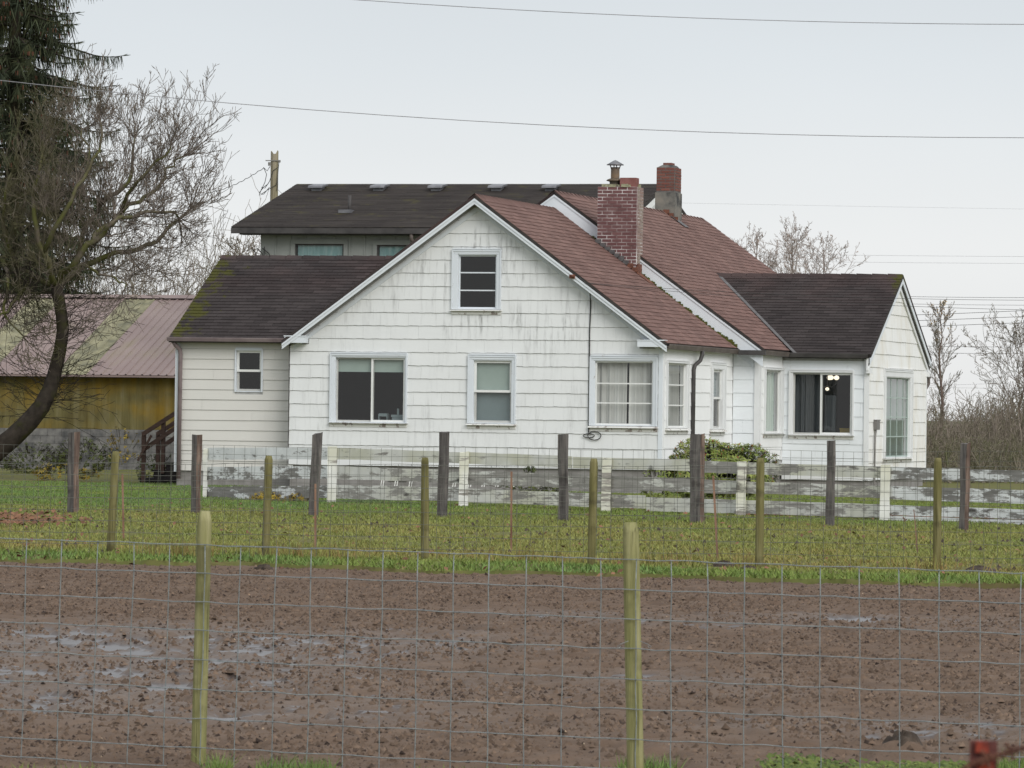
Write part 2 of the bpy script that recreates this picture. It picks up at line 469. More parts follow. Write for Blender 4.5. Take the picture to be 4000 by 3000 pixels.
M_rust = noisy('rust', (.10, .045, .032, 1), (.19, .080, .052, 1), 12)
M_lead = noisy('lead_flashing', (.075, .07, .07, 1), (.12, .115, .115, 1), 8, rough=.6)
M_moss = noisy('moss', (.045, .05, .012, 1), (.10, .105, .02, 1), 14, bump=.5)
M_lichen = noisy('lichen', (.20, .20, .13, 1), (.34, .33, .22, 1), 20, bump=.5)
M_cable = noisy('cable', (.03, .03, .03, 1), (.05, .05, .05, 1), 9, rough=.6)
M_box = noisy('grey_box', (.16, .155, .145, 1), (.21, .20, .19, 1), 4, rough=.55)
M_brown = noisy('stained_wood', (.055, .034, .028, 1), (.085, .052, .042, 1), 5, (1, 1, 6))
M_brownd = noisy('dark_wood', (.012, .011, .012, 1), (.025, .02, .02, 1), 4)

# ------------------------------------------------------------------ the farmhouse
house = empty('farmhouse', HM, 'white shingled farmhouse with stepped gables, red brown and dark roofs and a brick chimney', 'house')
X, Y_, Z = (1, 0, 0), (0, 1, 0), (0, 0, 1)
PF = Plane((0, 0, 0), X, Z)             # front gable wall, s = u, t = z
P1 = Plane((8.065, 0, 0), Y_, Z)        # its right side wall, s = w
P2F = Plane((0, 6.727, 0), X, Z)        # second gable, front
P2 = Plane((8.67, 0, 0), Y_, Z)         # its right side
P3F = Plane((0, 9.19, 0), X, Z)         # right wing, front
P3 = Plane((10.61, 0, 0), Y_, Z)        # right wing, gable end
P4F = Plane((0, .5, 0), X, Z)           # left wing, front
AP, AZ, SL = 4.08, 6.07, .735           # ridge of the front gable: u, z, slope
AP2, AZ2, SL2 = 4.05, 6.46, .7205
WR, WZ, WS = 12.88, 4.83, .49           # right wing ridge: w, z, slope
LR, LZ, LS = 3.75, 4.90, .53            # left wing ridge
roofz1 = lambda u: AZ - abs(u - AP) * SL
roofz2 = lambda u: AZ2 - abs(u - AP2) * SL2

def window(pl, out, gl, kind, parent, casing=M_trim, sash=M_sash, sill=True, muntins=(), vm=(), rail=None, mull=None, cover=None, depth=.045):
    """a window: casing mesh with frame, sashes, muntins, panes and sill as its children"""
    a0, b0, a1, b1 = out; g0, h0, g1, h1 = gl
    q0, r0, q1, r1 = g0 - .045, h0 - .05, g1 + .045, h1 + .045     # clear opening
    mb = MB()
    pl.box(mb, a0, r1, a1, b1, .001, depth)
    pl.box(mb, a0, r0, q0, r1 - .002, .001, depth - .004); pl.box(mb, q1, r0, a1, r1 - .002, .001, depth - .004)
    pl.box(mb, a0 + .02, b1 + .001, a1 - .02, b1 + .022, .001, depth + .018)
    pl.box(mb, a0, r0, a0 + .03, b1 - .01, depth, depth + .014); pl.box(mb, a1 - .03, r0, a1, b1 - .01, depth, depth + .014)
    pl.box(mb, a0 + .031, b1 - .04, a1 - .031, b1 - .01, depth, depth + .014)
    win = mb.build('window', casing, parent)
    if sill:
        sb = MB(); t = r0 - .002
        sb.prism([pl.p(a0 - .02, b0 + .035, .002), pl.p(a0 - .02, b0 + .035, depth + .055), pl.p(a0 - .02, t - .01, depth + .02), pl.p(a0 - .02, t, .002)], pl.e1 * (a1 - a0 + .04))
        pl.box(sb, a0, b0 - .04, a1, b0 + .034, .001, depth - .012)
        sb.build('sill', M_sill, win)
    fr = MB()                                                     # jamb lining
    for (x0, y0, x1, y1) in ((q0, r0, q0 + .02, r1), (q1 - .02, r0, q1, r1), (q0 + .0205, r1 - .02, q1 - .0205, r1), (q0 + .0205, r0, q1 - .0205, r0 + .02)):
        pl.box(fr, x0, y0, x1, y1, -.115, depth - .012)
    fr.build('frame', casing, win)
    def leaf(x0, y0, x1, y1, o, m=sash, wd_=.042, ms=(), vs_=()):
        s = MB()
        pl.box(s, x0, y0, x1, y0 + wd_, o - .03, o); pl.box(s, x0, y1 - wd_, x1, y1, o - .03, o)
        pl.box(s, x0, y0 + wd_ + .0005, x0 + wd_, y1 - wd_ - .0005, o - .031, o - .001); pl.box(s, x1 - wd_, y0 + wd_ + .0005, x1, y1 - wd_ - .0005, o - .031, o - .001)
        sh = s.build('sash', m, win)
        p = MB(); p.add([pl.p(x0 + .01, y0 + .01, o - .016), pl.p(x1 - .01, y0 + .01, o - .016), pl.p(x1 - .01, y1 - .01, o - .016), pl.p(x0 + .01, y1 - .01, o - .016)], [(0, 1, 2, 3)])
        p.build('pane', M_glass, win)
        for y in ms:
            k = MB(); pl.box(k, x0 + wd_, y - .013, x1 - wd_, y + .013, o - .026, o - .002); k.build('muntin', m, win)
        for x in vs_:
            k = MB(); pl.box(k, x - .011, y0 + wd_, x + .011, y1 - wd_, o - .030, o - .006); k.build('muntin', m, win)
    x0, y0, x1, y1 = q0 + .021, r0 + .021, q1 - .021, r1 - .021
    if kind == 'slider':
        leaf(x0, y0, mull + .025, y1, -.045, M_alu if sash is M_sash else sash, .032)
        leaf(mull - .025, y0, x1, y1, -.012, sash, .04)
    elif kind == 'hung':
        leaf(x0, y0, x1, rail + .02, -.047, M_alu if sash is M_sash else sash, .045); leaf(x0, rail - .03, x1, y1, -.014, sash, .05)
    else:
        leaf(x0, y0, x1, y1, -.02, sash, .03, muntins, vm)
    return win, (q0, r0, q1, r1)

def curtain(pl, s0, z0, s1, z1, o, mat, label, cat='curtain', folds=9, amp=.03, gaps=()):
    n = max(12, int(folds * 6)); vs = []; fs = []
    for i in range(n + 1):
        t = i / n; s = s0 + (s1 - s0) * t
        q = o + amp * math.sin(t * folds * 6.2832 + 1.6 * math.sin(t * 7 + s0)) * (.5 + .5 * math.sin(t * 4.4 + s0 * 3)) + amp * .5 * math.sin(t * folds * 2.3 * 6.28 + 1)
        for j in range(4): vs.append(pl.p(s, z0 + (z1 - z0) * j / 3, q * (1 + .04 * j) ))
    for i in range(n):
        for j in range(3): fs.append((i * 4 + j, i * 4 + 4 + j, i * 4 + 5 + j, i * 4 + 1 + j))
    mb = MB(); mb.add(vs, fs); o_ = mb.build('curtain' if cat == 'curtain' else 'window_blind', mat, None, True)
    o_.matrix_world = HM; tag(o_, label, cat); return o_

# window rectangles (out = outer casing, gl = visible glass), s0,z0,s1,z1
w_slider = ((.905, 1.245, 2.60, 2.745), (1.05, 1.345, 2.515, 2.635))
w_hung = ((3.911, 1.24, 4.954, 2.735), (4.06, 1.36, 4.83, 2.60))
w_pict = ((6.532, 1.22, 7.98, 2.735), (6.668, 1.345, 7.85, 2.61))
w_attic = ((3.535, 3.62, 4.608, 4.935), (3.70, 3.735, 4.475, 4.80))
w_a = ((.263, 1.18, 2.32, 2.66), (.47, 1.31, 2.12, 2.585))
w_b = ((4.467, 1.145, 5.90, 2.675), (4.75, 1.29, 5.62, 2.50))
w_c = ((7.148, 1.10, 9.17, 2.605), (7.38, 1.20, 8.87, 2.52))
w_d = ((8.833, 1.075, 10.316, 2.57), (8.95, 1.175, 10.24, 2.49))
w_e = ((11.05, .55, 14.65, 2.63), (11.38, .66, 14.35, 2.43))
w_f = ((-1.366, 1.90, -.742, 2.83), (-1.31, 1.96, -.80, 2.77))
opn = lambda w: (w[1][0] - .045, w[1][1] - .05, w[1][2] + .045, w[1][3] + .045)
hole = lambda w: (w[0][0], w[0][1] - .04, w[0][2], w[0][3])

# walls
front_poly = [(0, .395), (8.065, .395), (8.065, 2.95), (8.065, roofz1(8.065) - .06), (AP, AZ - .06), (0, roofz1(0) - .06)]
wall_backing('wall', PF, front_poly, [opn(w) for w in (w_slider, w_hung, w_pict, w_attic)], M_felt, house)
side1_poly = [(.0, .39), (6.727, .39), (6.727, 3.06), (.0, 3.06)]
wall_backing('wall', P1, side1_poly, [opn(w_a), opn(w_b)], M_felt, house)
f2_poly = [(-.6, .3), (8.67, .3), (8.67, roofz2(8.67) - .06), (AP2, AZ2 - .06), (-.6, roofz2(-.6) - .06)]
wall_backing('wall', P2F, f2_poly, [], M_felt, house)
side2_poly = [(6.73, .3), (9.19, .3), (9.19, 3.05), (6.73, 3.05)]
wall_backing('wall', P2, side2_poly, [opn(w_c)], M_felt, house)
f3_poly = [(8.67, .12), (10.61, .12), (10.61, 2.95), (8.67, 2.95)]
wall_backing('wall', P3F, f3_poly, [opn(w_d)], M_felt, house)
WE0, WE1 = 9.19, 16.57
zw = lambda w: WZ - abs(w - WR) * WS
g3_poly = [(WE0, .12), (WE1, .12), (WE1, zw(WE1) - .05), (WR, WZ - .05), (WE0, zw(WE0) - .05)]
wall_backing('wall', P3, g3_poly, [opn(w_e)], M_felt, house)
l4_poly = [(-2.70, .22), (0.1, .22), (0.1, 3.05), (-2.70, 3.05)]
wall_backing('wall', P4F, l4_poly, [opn(w_f)], M_felt, house)
# hidden sides and backs close the shell
mb = MB()
mb.box((0, .0, .3), (.1, 6.7, 3.0)); mb.box((-.6, 6.75, .3), (-.5, 21.1, 3.0)); mb.box((-.6, 21.1, .3), (8.6, 21.2, 3.2)); mb.box((8.57, 16.5, .3), (8.669, 21.1, 3.0))
mb.prism([(-.5, 21.15, 3.0), (8.6, 21.15, 3.0), (AP2, 21.15, AZ2 - .08)], (0, -.1, 0))
mb.box((8.68, 16.45, .15), (10.6, 16.57, 2.95)); mb.box((-2.70, .62, .22), (-2.6, 7.0, 3.0)); mb.box((-2.7, 7.0, .22), (-.6, 7.1, 3.0))
mb.prism([(-2.70, .55, 3.0), (-2.70, 7.1, 3.0), (-2.70, LR, LZ - .08)], (.08, 0, 0))
mb.build('rear_wall', M_side, house)
mb = MB()
mb.box((.05, .14, .42), (8.55, 21, .5)); mb.box((8.5, 9.3, .2), (10.5, 16.4, .28)); mb.box((.11, .14, 3.05), (7.9, 6.6, 3.1)); mb.box((-.4, 6.9, 3.0), (8.5, 21, 3.05)); mb.box((8.68, 9.33, 2.85), (10.45, 16.4, 2.9))
mb.box((.12, 3.2, .51), (7.9, 3.28, 3.04)); mb.box((.2, 6.6, .51), (7.9, 6.68, 2.99)); mb.box((6.0, 9.2, .51), (8.6, 9.28, 2.99)); mb.box((3.2, .15, .51), (3.28, 3.19, 3.04)); mb.box((5.6, .15, .51), (5.68, 3.19, 3.04))
mb.box((-2.55, 3.5, .3), (-.02, 3.6, 2.9)); mb.box((-2.58, .65, .25), (0, 3.5, .3)); mb.box((-2.58, .65, 2.95), (0, 3.5, 3.0))
mb.box((3.0, 2.2, 3.11), (5.1, 2.3, 5.0)); mb.build('interior', M_in, house)
mb = MB(); mb.box((6.5, 13.2, .29), (10.4, 13.3, 2.84)); mb.box((6.9, 9.35, .51), (7.0, 13.19, 2.84)); mb.build('dining_room_wall', M_in_dk, house)
# foundations
mb = MB(); mb.box((.03, .03, -.4), (8.03, 6.7, .394)); mb.box((-.55, 6.76, -.4), (8.64, 21, .299)); mb.box((8.6, 9.22, -.4), (10.58, 16.5, .119)); mb.box((-2.66, .53, -.4), (-.1, 7, .219))
mb.build('foundation', M_found, house)
for x in (2.2, 5.0):
    mb = MB(); PF.box(mb, x, .12, x + .4, .28, .0, .012) if False else mb.box((x, .005, .08), (x + .4, .028, .24)); mb.build('crawl_vent', M_in_dk, house)

# shingles and boards on the walls
ln = [.395, .545, .82, 1.125] + [1.125 + .2765 * i for i in range(1, 20)]
holes_f = [hole(w) for w in (w_slider, w_hung, w_pict, w_attic)] + [(-.06, 2.93, .43, 3.10), (7.58, 2.90, 8.2, 3.10)]
def inset(poly, dx):
    return poly
fp = [(.0, .395), (8.0, .395), (8.0, roofz1(8.0) - .20), (AP, AZ - .20), (.0, roofz1(.0) - .20)]
pf = lap_pieces(PF, fp, holes_f, ln[1:], .605, .0025, .007, .024, .37, .0015, lap=.006, wave=.005)
pieces_parts(pf, 'wall_shingle', M_front, house)
def skirt(pl, s0, s1, z0, z1, mat=M_trimw):
    mb = MB(); pl.box(mb, s0, z0, s1, z1, .001, .024); mb.build('skirt_board', mat, house)
skirt(PF, 0, 8.0, .395, .544)
ln1 = [.545 + .295 * i for i in range(0, 10)]
pieces_parts(lap_pieces(P1, [(.1, .54), (6.72, .54), (6.72, 2.94), (.1, 2.94)], [hole(w_a), hole(w_b)], ln1, 1.2, .003, .005, .018, .41, lap=.005, wave=.002), 'wall_shingle', M_side, house)
pieces_parts(lap_pieces(P2F, [(8.09, .54), (8.57, .54), (8.57, 2.94), (8.09, 2.94)], [], [l + .02 for l in ln1], 1.2, .003, .005, .018, .41, lap=.005, wave=.002), 'wall_shingle', M_wingwall, house)
pieces_parts(lap_pieces(P2, [(6.83, .5), (9.185, .5), (9.185, 2.94), (6.83, 2.94)], [hole(w_c)], [l + .01 for l in ln1], 1.2, .003, .005, .018, .41, lap=.005, wave=.002), 'wall_shingle', M_side, house)
ln3 = [.3 + .312 * i for i in range(0, 9)]
pieces_parts(lap_pieces(P3F, [(8.69, .3), (10.54, .3), (10.54, 2.82), (8.69, 2.82)], [hole(w_d)], ln3, 1.3, .003, .005, .018, .41, lap=.005, wave=.002), 'wall_shingle', M_wingwall, house)
ln4 = [.2 + .308 * i for i in range(0, 16)]
pieces_parts(lap_pieces(P3, [(9.28, .2), (16.5, .2), (16.5, zw(16.5) - .10), (WR, WZ - .12), (9.28, zw(9.28) - .10)], [hole(w_e)], ln4, 1.22, .004, .006, .022, .37, .002, lap=.005, wave=.005), 'wall_shingle', M_gable, house)
for pl, a, b, z0, z1 in ((P1, .1, 6.7, .39, .539), (P2F, 8.09, 8.57, .3, .535), (P2, 6.83, 9.18, .3, .495), (P3F, 8.69, 10.54, .12, .296), (P3, 9.28, 16.5, .12, .197)): skirt(pl, a, b, z0, z1)
ln5 = [.225 + .2165 * i for i in range(0, 14)]
pieces_parts(lap_pieces(P4F, [(-2.60, .225), (.02, .225), (.02, 2.98), (-2.60, 2.98)], [hole(w_f)], ln5, 3.6, .003, .006, .022, .31, .001, lap=.006), 'siding_board', M_lap, house)
# corner boards
for pl, a, b, z0, z1, m in ((PF, 8.0, 8.08, .40, 2.9, M_trim), (P1, .0, .09, .40, 2.93, M_trimw), (P2F, 8.57, 8.69, .31, 2.93, M_trimw), (P2, 6.735, 6.82, .31, 2.93, M_trimw), (P3F, 10.545, 10.635, .13, 2.85, M_trimw), (P3, 9.195, 9.27, .13, 2.85, M_trimw), (P3, 16.5, 16.57, .13, 2.9, M_trimw), (P4F, -2.70, -2.60, .20, 2.98, M_trim)):
    mb = MB(); pl.box(mb, a, z0, b, z1, .001, .034); mb.build('corner_board', m, house)
mb = MB(); mb.box((-.005, -.028, .40), (.012, .49, 2.94)); mb.build('corner_board', M_gut_dark, house)

# windows
window(PF, *w_slider, 'slider', house, mull=1.82)
window(PF, *w_hung, 'hung', house, rail=1.99)
window(PF, *w_pict, 'picture', house, muntins=(1.77, 2.175))
window(PF, *w_attic, 'picture', house, muntins=(4.085, 4.455), sash=M_trim)
window(P1, *w_a, 'picture', house, muntins=(1.74, 2.165), casing=M_trimw)
window(P1, *w_b, 'hung', house, rail=1.92, casing=M_trimw)
window(P2, *w_c, 'picture', house, casing=M_trimw)
window(P3F, *w_d, 'slider', house, mull=9.565, casing=M_trimw)
window(P3, *w_e, 'picture', house, sash=M_blind, muntins=(1.10, 1.545, 1.99), vm=(12.25, 13.05, 13.8), casing=M_trimw)
window(P4F, *w_f, 'hung', house, rail=2.37, sill=False, depth=.03)
# curtains and blinds hanging behind the glass
def blind(pl, s0, z0, s1, z1, o, mat, label):
    mb = MB(); pl.box(mb, s0, z0, s1, z1, o - .006, o); mb.add([pl.p(s0, z0, o), pl.p(s1, z0, o), pl.p(s1, z0, o + .02), pl.p(s0, z0, o + .02)], [(0, 1, 2, 3)])
    o_ = mb.build('window_blind', mat); o_.matrix_world = HM; tag(o_, label, 'blind')
blind(PF, 1.02, 2.36, 2.55, 2.68, -.10, M_blind, 'short pale green roller blind at the top of the wide sliding front window')
blind(PF, 4.03, 1.99, 4.86, 2.66, -.10, M_blind, 'pale green blind behind the upper sash of the narrow front window')
blind(PF, 4.03, 1.30, 4.86, 1.985, -.14, M_blind_g, 'grey green blind behind the lower sash of the narrow front window')
curtain(PF, 6.63, 1.30, 7.28, 2.66, -.16, M_curt, 'left half of the white curtains in the front picture window', folds=5)
curtain(PF, 7.33, 1.30, 7.88, 2.66, -.17, M_curt, 'right half of the white curtains in the front picture window', folds=4)
curtain(P1, .40, 1.26, 1.75, 2.63, -.13, M_curt, 'white curtain in the side window beside the brown downspout', folds=4, amp=.02)
curtain(P1, 1.80, 1.26, 2.20, 2.63, -.16, M_curt, 'narrow white curtain at the far edge of the window beside the downspout', folds=2, amp=.05)
blind(P1, 4.72, 1.95, 5.65, 2.54, -.12, M_blind_g, 'grey blind in the upper sash of the slim window above the red budded shrub')
curtain(P2, 7.34, 1.17, 8.60, 2.55, -.13, M_curt_g, 'pale green curtain in the slim window left of the lit dining room window', folds=4, amp=.05)
curtain(P3F, 8.92, 1.14, 9.50, 2.52, -.20, M_curt_d, 'dark drape in the left half of the lit dining room window', folds=5)
curtain(P3F, 9.60, 1.14, 9.85, 2.02, -.26, M_curt_d, 'dark gathered drape in the right half of the lit dining room window', folds=3)
curtain(P3, 11.30, .60, 14.44, 2.48, -.135, M_curt_s, 'sheer grey green curtain filling the tall multi pane window', folds=11, amp=.012)
# things on the sills
def hbox(name, label, cat, parts, mat):
    mb = MB()
    for a, b in parts: mb.box(a, b)
    o = mb.build(name, mat); o.matrix_world = HM; return tag(o, label, cat)
hbox('box', 'small grey box standing on the sill of the sliding front window', 'box', [((2.20, .22, 1.30), (2.46, .34, 1.42)), ((2.18, .21, 1.421), (2.48, .35, 1.47)), ((2.30, .25, 1.471), (2.34, .29, 1.60))], M_blind_g)
hbox('book', 'pale flat book lying behind the sliding front window', 'book', [((1.86, .35, 1.43), (2.06, .50, 1.48)), ((1.87, .36, 1.481), (2.05, .49, 1.495)), ((1.86, .35, 1.30), (1.88, .5, 1.429)), ((2.04, .35, 1.30), (2.06, .5, 1.429))], M_blind_g)
hbox('yellow_box', 'yellow cardboard box behind the lit dining room window', 'box', [((9.93, 9.55, 1.14), (10.2, 9.8, 1.26)), ((9.92, 9.54, 1.261), (10.21, 9.81, 1.285))], noisy('yellow_card', (.30, .22, .05, 1), (.36, .27, .06, 1), 4))
hbox('blue_chair_back', 'rounded blue chair back seen low behind the dining room window', 'chair', [((9.06, 9.75, .9), (9.30, 9.80, 1.36)), ((9.09, 9.75, 1.361), (9.27, 9.80, 1.43)), ((9.05, 9.74, .3), (9.09, 9.8, .899)), ((9.27, 9.74, .3), (9.31, 9.8, .899))], noisy('blue_paint', (.05, .075, .10, 1), (.07, .10, .13, 1), 3))
# chandelier, lit
ch = empty('chandelier', HM @ Matrix.Translation((hw(3232, 1470, 11.4).x, 11.4, hw(3236, 1470, 11.4).z - .13)), 'lit chandelier with round glass shades inside the dining room window', 'chandelier')
mb = MB(); mb.tube([(0, 0, .56), (0, 0, -.12)], .012, 6)
for k in range(5):
    a = k * 1.2566 + .3; c, s_ = math.cos(a), math.sin(a)
    mb.tube([(0, 0, -.08), (.10 * c, .10 * s_, -.12), (.2 * c, .2 * s_, -.04), (.21 * c, .21 * s_, .06)], .008, 6)
mb.build('stem', M_metal, ch)
M_lamp = bpy.data.materials.new('lamp_glass'); M_lamp.use_nodes = True
M_lamp.node_tree.nodes['Principled BSDF'].inputs['Emission Color'].default_value = (1, .88, .68, 1)
M_lamp.node_tree.nodes['Principled BSDF'].inputs['Emission Strength'].default_value = 1.3
for k in range(6):
    a = k * 1.2566 + .3; r = .21 if k < 5 else 0
    bm = bmesh.new(); bmesh.ops.create_uvsphere(bm, u_segments=12, v_segments=8, radius=.062 if k < 5 else .045)
    for v in bm.verts: v.co = Vector((v.co.x + r * math.cos(a), v.co.y + r * math.sin(a), v.co.z * .85 + (.10 if k < 5 else -.16)))
    me = bpy.data.meshes.new('lamp_shade'); bm.to_mesh(me); bm.free(); me.materials.append(M_lamp)
    me.polygons.foreach_set('use_smooth', [True] * len(me.polygons)); link('lamp_shade', me, ch)

# ------------------------------------------------------------------ roofs
def roof_slab(name, corners, th, mat, parent):
    mb = MB(); n = (Vector(corners[1]) - Vector(corners[0])).cross(Vector(corners[2]) - Vector(corners[1])).normalized()
    if n.z < 0: n = -n; corners = corners[::-1]
    mb.prism([Vector(c) - n * th for c in corners], n * th); return mb.build(name, mat, parent)
def roof(corners, pl, poly, mat, parent, expo=.145, tab=.305, limit=75, cull=None, th=.07):
    r = roof_slab('roof', corners, th, M_roofedge, parent)
    ts = [p[1] for p in poly]; n = int((max(ts) - min(ts)) / expo)
    ln = [min(ts) + expo * i for i in range(n)] + [max(ts)]
    pc = lap_pieces(pl, poly, [], ln, tab, .006, .003, .014, .5, .0018, cull)
    pieces_parts(pc, 'roof_shingle', mat, r, limit)
    return r
OH = .30
# front gable, right slope (s along w, t up the slope)
def slope_right(ap, az, sl, uE): 
    zE = az - (uE - ap) * sl; L = math.hypot(uE - ap, az - zE)
    return zE, L
E1 = 8.24; zE, L = slope_right(AP, AZ, SL, E1)
PR1 = Plane((E1, 0, zE), Y_, (AP - E1, 0, AZ - zE))
roof([(E1, -OH, zE), (E1, 6.75, zE), (AP, 6.75, AZ), (AP, -OH, AZ)], PR1, [(-OH, 0), (6.72, 0), (6.72, L), (-OH, L)], M_roof_red, house)
roof_slab('roof', [(-.10, -OH, roofz1(-.10)), (AP, -OH, AZ), (AP, 6.75, AZ), (-.10, 6.75, roofz1(-.10))], .07, M_roof_dark, house)
E2 = 8.85; zE2, L2 = slope_right(AP2, AZ2, SL2, E2)
PR2 = Plane((E2, 0, zE2), Y_, (AP2 - E2, 0, AZ2 - zE2))
W20, W21 = 6.42, 21.4
def under_wing(pl, q):
    c = pl.p(sum(a for a, b in q) / len(q), sum(b for a, b in q) / len(q)); return c.z < WZ - abs(c.y - WR) * WS - .05
roof([(E2, W20, zE2), (E2, W21, zE2), (AP2, W21, AZ2), (AP2, W20, AZ2)], PR2, [(W20, 0), (W21, 0), (W21, L2), (W20, L2)], M_roof_red, house, cull=under_wing)
roof_slab('roof', [(-.72, W20, roofz2(-.72)), (AP2, W20, AZ2), (AP2, W21, AZ2), (-.72, W21, roofz2(-.72))], .07, M_roof_dark, house)
# right wing
wE = 9.0; zE3 = WZ - (WR - wE) * WS; L3 = math.hypot(WR - wE, WZ - zE3); UE3 = 10.72
u_at = lambda z: AP2 + (AZ2 - z) / SL2
PR3 = Plane((0, wE, zE3), X, (0, WR - wE, WZ - zE3))
roof([(u_at(zE3), wE, zE3), (UE3, wE, zE3), (UE3, WR, WZ), (u_at(WZ), WR, WZ)], PR3, [(u_at(zE3) + .02, 0), (UE3, 0), (UE3, L3), (u_at(WZ) + .02, L3)], M_roof_dark, house)
roof_slab('roof', [(u_at(WZ), WR, WZ), (UE3, WR, WZ), (UE3, 16.75, zw(16.75)), (u_at(zw(16.75)), 16.75, zw(16.75))], .07, M_roof_dark, house)
# left wing
wL = .24; zL = LZ - (LR - wL) * LS; L4 = math.hypot(LR - wL, LZ - zL); UL = -2.78
ul = lambda z: AP - (AZ - z) / SL
PR4 = Plane((0, wL, zL), X, (0, LR - wL, LZ - zL))
roof([(UL, wL, zL), (ul(zL), wL, zL), (ul(LZ), LR, LZ), (UL, LR, LZ)], PR4, [(UL, 0), (ul(zL) - .02, 0), (ul(LZ) - .02, L4), (UL, L4)], M_roof_dark, house)
roof_slab('roof', [(UL, LR, LZ), (ul(LZ), LR, LZ), (ul(zL), 7.26, zL), (UL, 7.26, zL)], .07, M_roof_dark, house)
# ridge caps: one piece per cap
def ridge(p, q, mat, wdt=.14, step=.28, drop=.06, side=(1, 0, 0)):
    p, q = Vector(p), Vector(q); n = int((q - p).length / step); sd = Vector(side)
    for i in range(n):
        a = p.lerp(q, i / n); b = p.lerp(q, (i + 1) / n - .004); up = Vector((0, 0, .022 + .008))
        mb = MB(); lo = Vector((0, 0, -drop))
        mb.add([a + up, b + up * .6, b + sd * wdt + lo, a + sd * wdt + lo + up * .2, b - sd * wdt + lo, a - sd * wdt + lo + up * .2], [(0, 3, 2, 1), (0, 1, 4, 5)])
        mb.build('ridge_cap', mat, house)
ridge((AP, -OH, AZ), (AP, 6.45, AZ), M_roof_red, .15, drop=.10)
ridge((AP2, W20, AZ2), (AP2, W21, AZ2), M_roof_red, .15, .36, drop=.10)
ridge((u_at(WZ), WR, WZ), (UE3, WR, WZ), M_roof_dark, .14, .36, .06, (0, 1, 0))
ridge((UL, LR, LZ), (ul(LZ), LR, LZ), M_roof_dark, .14, .36, .06, (0, 1, 0))
# valley flashing between the second roof and the wing
mb = MB(); a = Vector((u_at(zE3 - .02) + .02, wE - .03, zE3 + .03)); b = Vector((u_at(WZ - .1), WR - .22, WZ - .07))
mb.bar(a, b, .10, .012, up=(.5, -.4, 1)); mb.build('valley_flashing', M_lead, house)
# barge boards
def barge(ap, az, sl, half_l, half_r, w, parent, mat=M_trim, h=.12, below=.075, t=.03, back=None, sof=None):
    for sgn, half in ((-1, half_l), (1, half_r)):
        if half <= 0: continue
        hb = half - .18
        mb = MB(); e = ap + sgn * half
        z = lambda u, d: az - abs(u - ap) * sl - d
        mb.prism([(ap, w, az - below), (e, w, z(e, below)), (e, w, z(e, below + h)), (ap, w, az - below - h)], (0, t, 0))
        o = mb.build('barge_board', mat, parent)
        mb = MB(); mb.prism([(ap, w - .016, az - below - .004), (e, w - .016, z(e, below + .004)), (e, w - .016, z(e, below + .05)), (ap, w - .016, az - below - .05)], (0, .015, 0))
        mb.build('barge_moulding', mat, o)
        if back is not None:
            mb = MB(); mb.prism([(ap, back - .035, az - below - .16), (ap + sgn * hb, back - .035, z(ap + sgn * hb, below + .16)), (ap + sgn * hb, back - .035, z(ap + sgn * hb, below + .26)), (ap, back - .035, az - below - .26)], (0, .033, 0))
            mb.build('frieze_board', mat, parent)
            mb = MB(); mb.prism([(ap, w + t, az - below - .005), (e, w + t, z(e, below + .005)), (e, w + t, z(e, below + .03)), (ap, w + t, az - below - .03)], (0, back - w - t - .001, 0))
            mb.build('soffit', sof or M_gut, parent)
barge(AP, AZ, SL, 4.16, 4.14, -OH, house, back=0)
barge(AP2, AZ2, SL2, 4.6, 4.76, W20, house, back=6.70, h=.34, sof=M_trim)
mb = MB()   # wide white boards under the second gable's verge
for sg in (-1, 1):
    e = AP2 + sg * 4.5
    mb.prism([(AP2, 6.685, AZ2 - .29), (e, 6.685, roofz2(e) - .29), (e, 6.685, roofz2(e) - .62), (AP2, 6.685, AZ2 - .62)], (0, .03, 0))
mb.build('frieze_board', M_trim, house)
# wing gable verge (runs in w)
for sg, wend in ((1, 16.74), (-1, 9.02)):
    z = lambda w, d: WZ - abs(w - WR) * WS - d
    mb = MB(); mb.prism([(UE3 - .03, WR, WZ - .075), (UE3 - .03, wend, z(wend, .075)), (UE3 - .03, wend, z(wend, .2)), (UE3 - .03, WR, WZ - .2)], (.025, 0, 0)); o = mb.build('barge_board', M_trim, house)
    mb = MB(); mb.prism([(10.615, WR, WZ - .075), (10.615, wend, z(wend, .075)), (10.615, wend, z(wend, .36)), (10.615, WR, WZ - .36)], (.045, 0, 0)); mb.build('frieze_board', M_trimw, house)
    mb = MB(); mb.prism([(10.66, WR, WZ - .215), (10.66, wend, z(wend, .215)), (10.66, wend, z(wend, .25)), (10.66, WR, WZ - .25)], (.02, 0, 0)); mb.build('barge_moulding', M_gut_dark, o)
    mb = MB(); mb.box((10.612, wend - .25 if sg > 0 else wend + .02, z(wend, .42)), (10.70, wend - .02 if sg > 0 else wend + .3, z(wend, .30))); mb.build('eave_return', M_trimw, house)
# eave returns of the front gable
for a, b in (((-.03, -.29, 2.955), (.41, -.005, 3.085)), ((7.60, -.29, 2.935), (8.16, -.005, 3.06))):
    mb = MB(); mb.box(a, b); mb.box((a[0] - .012, a[1] - .012, b[2] + .001), (b[0] + .012, b[1], b[2] + .022)); mb.build('eave_return', M_trim, house)
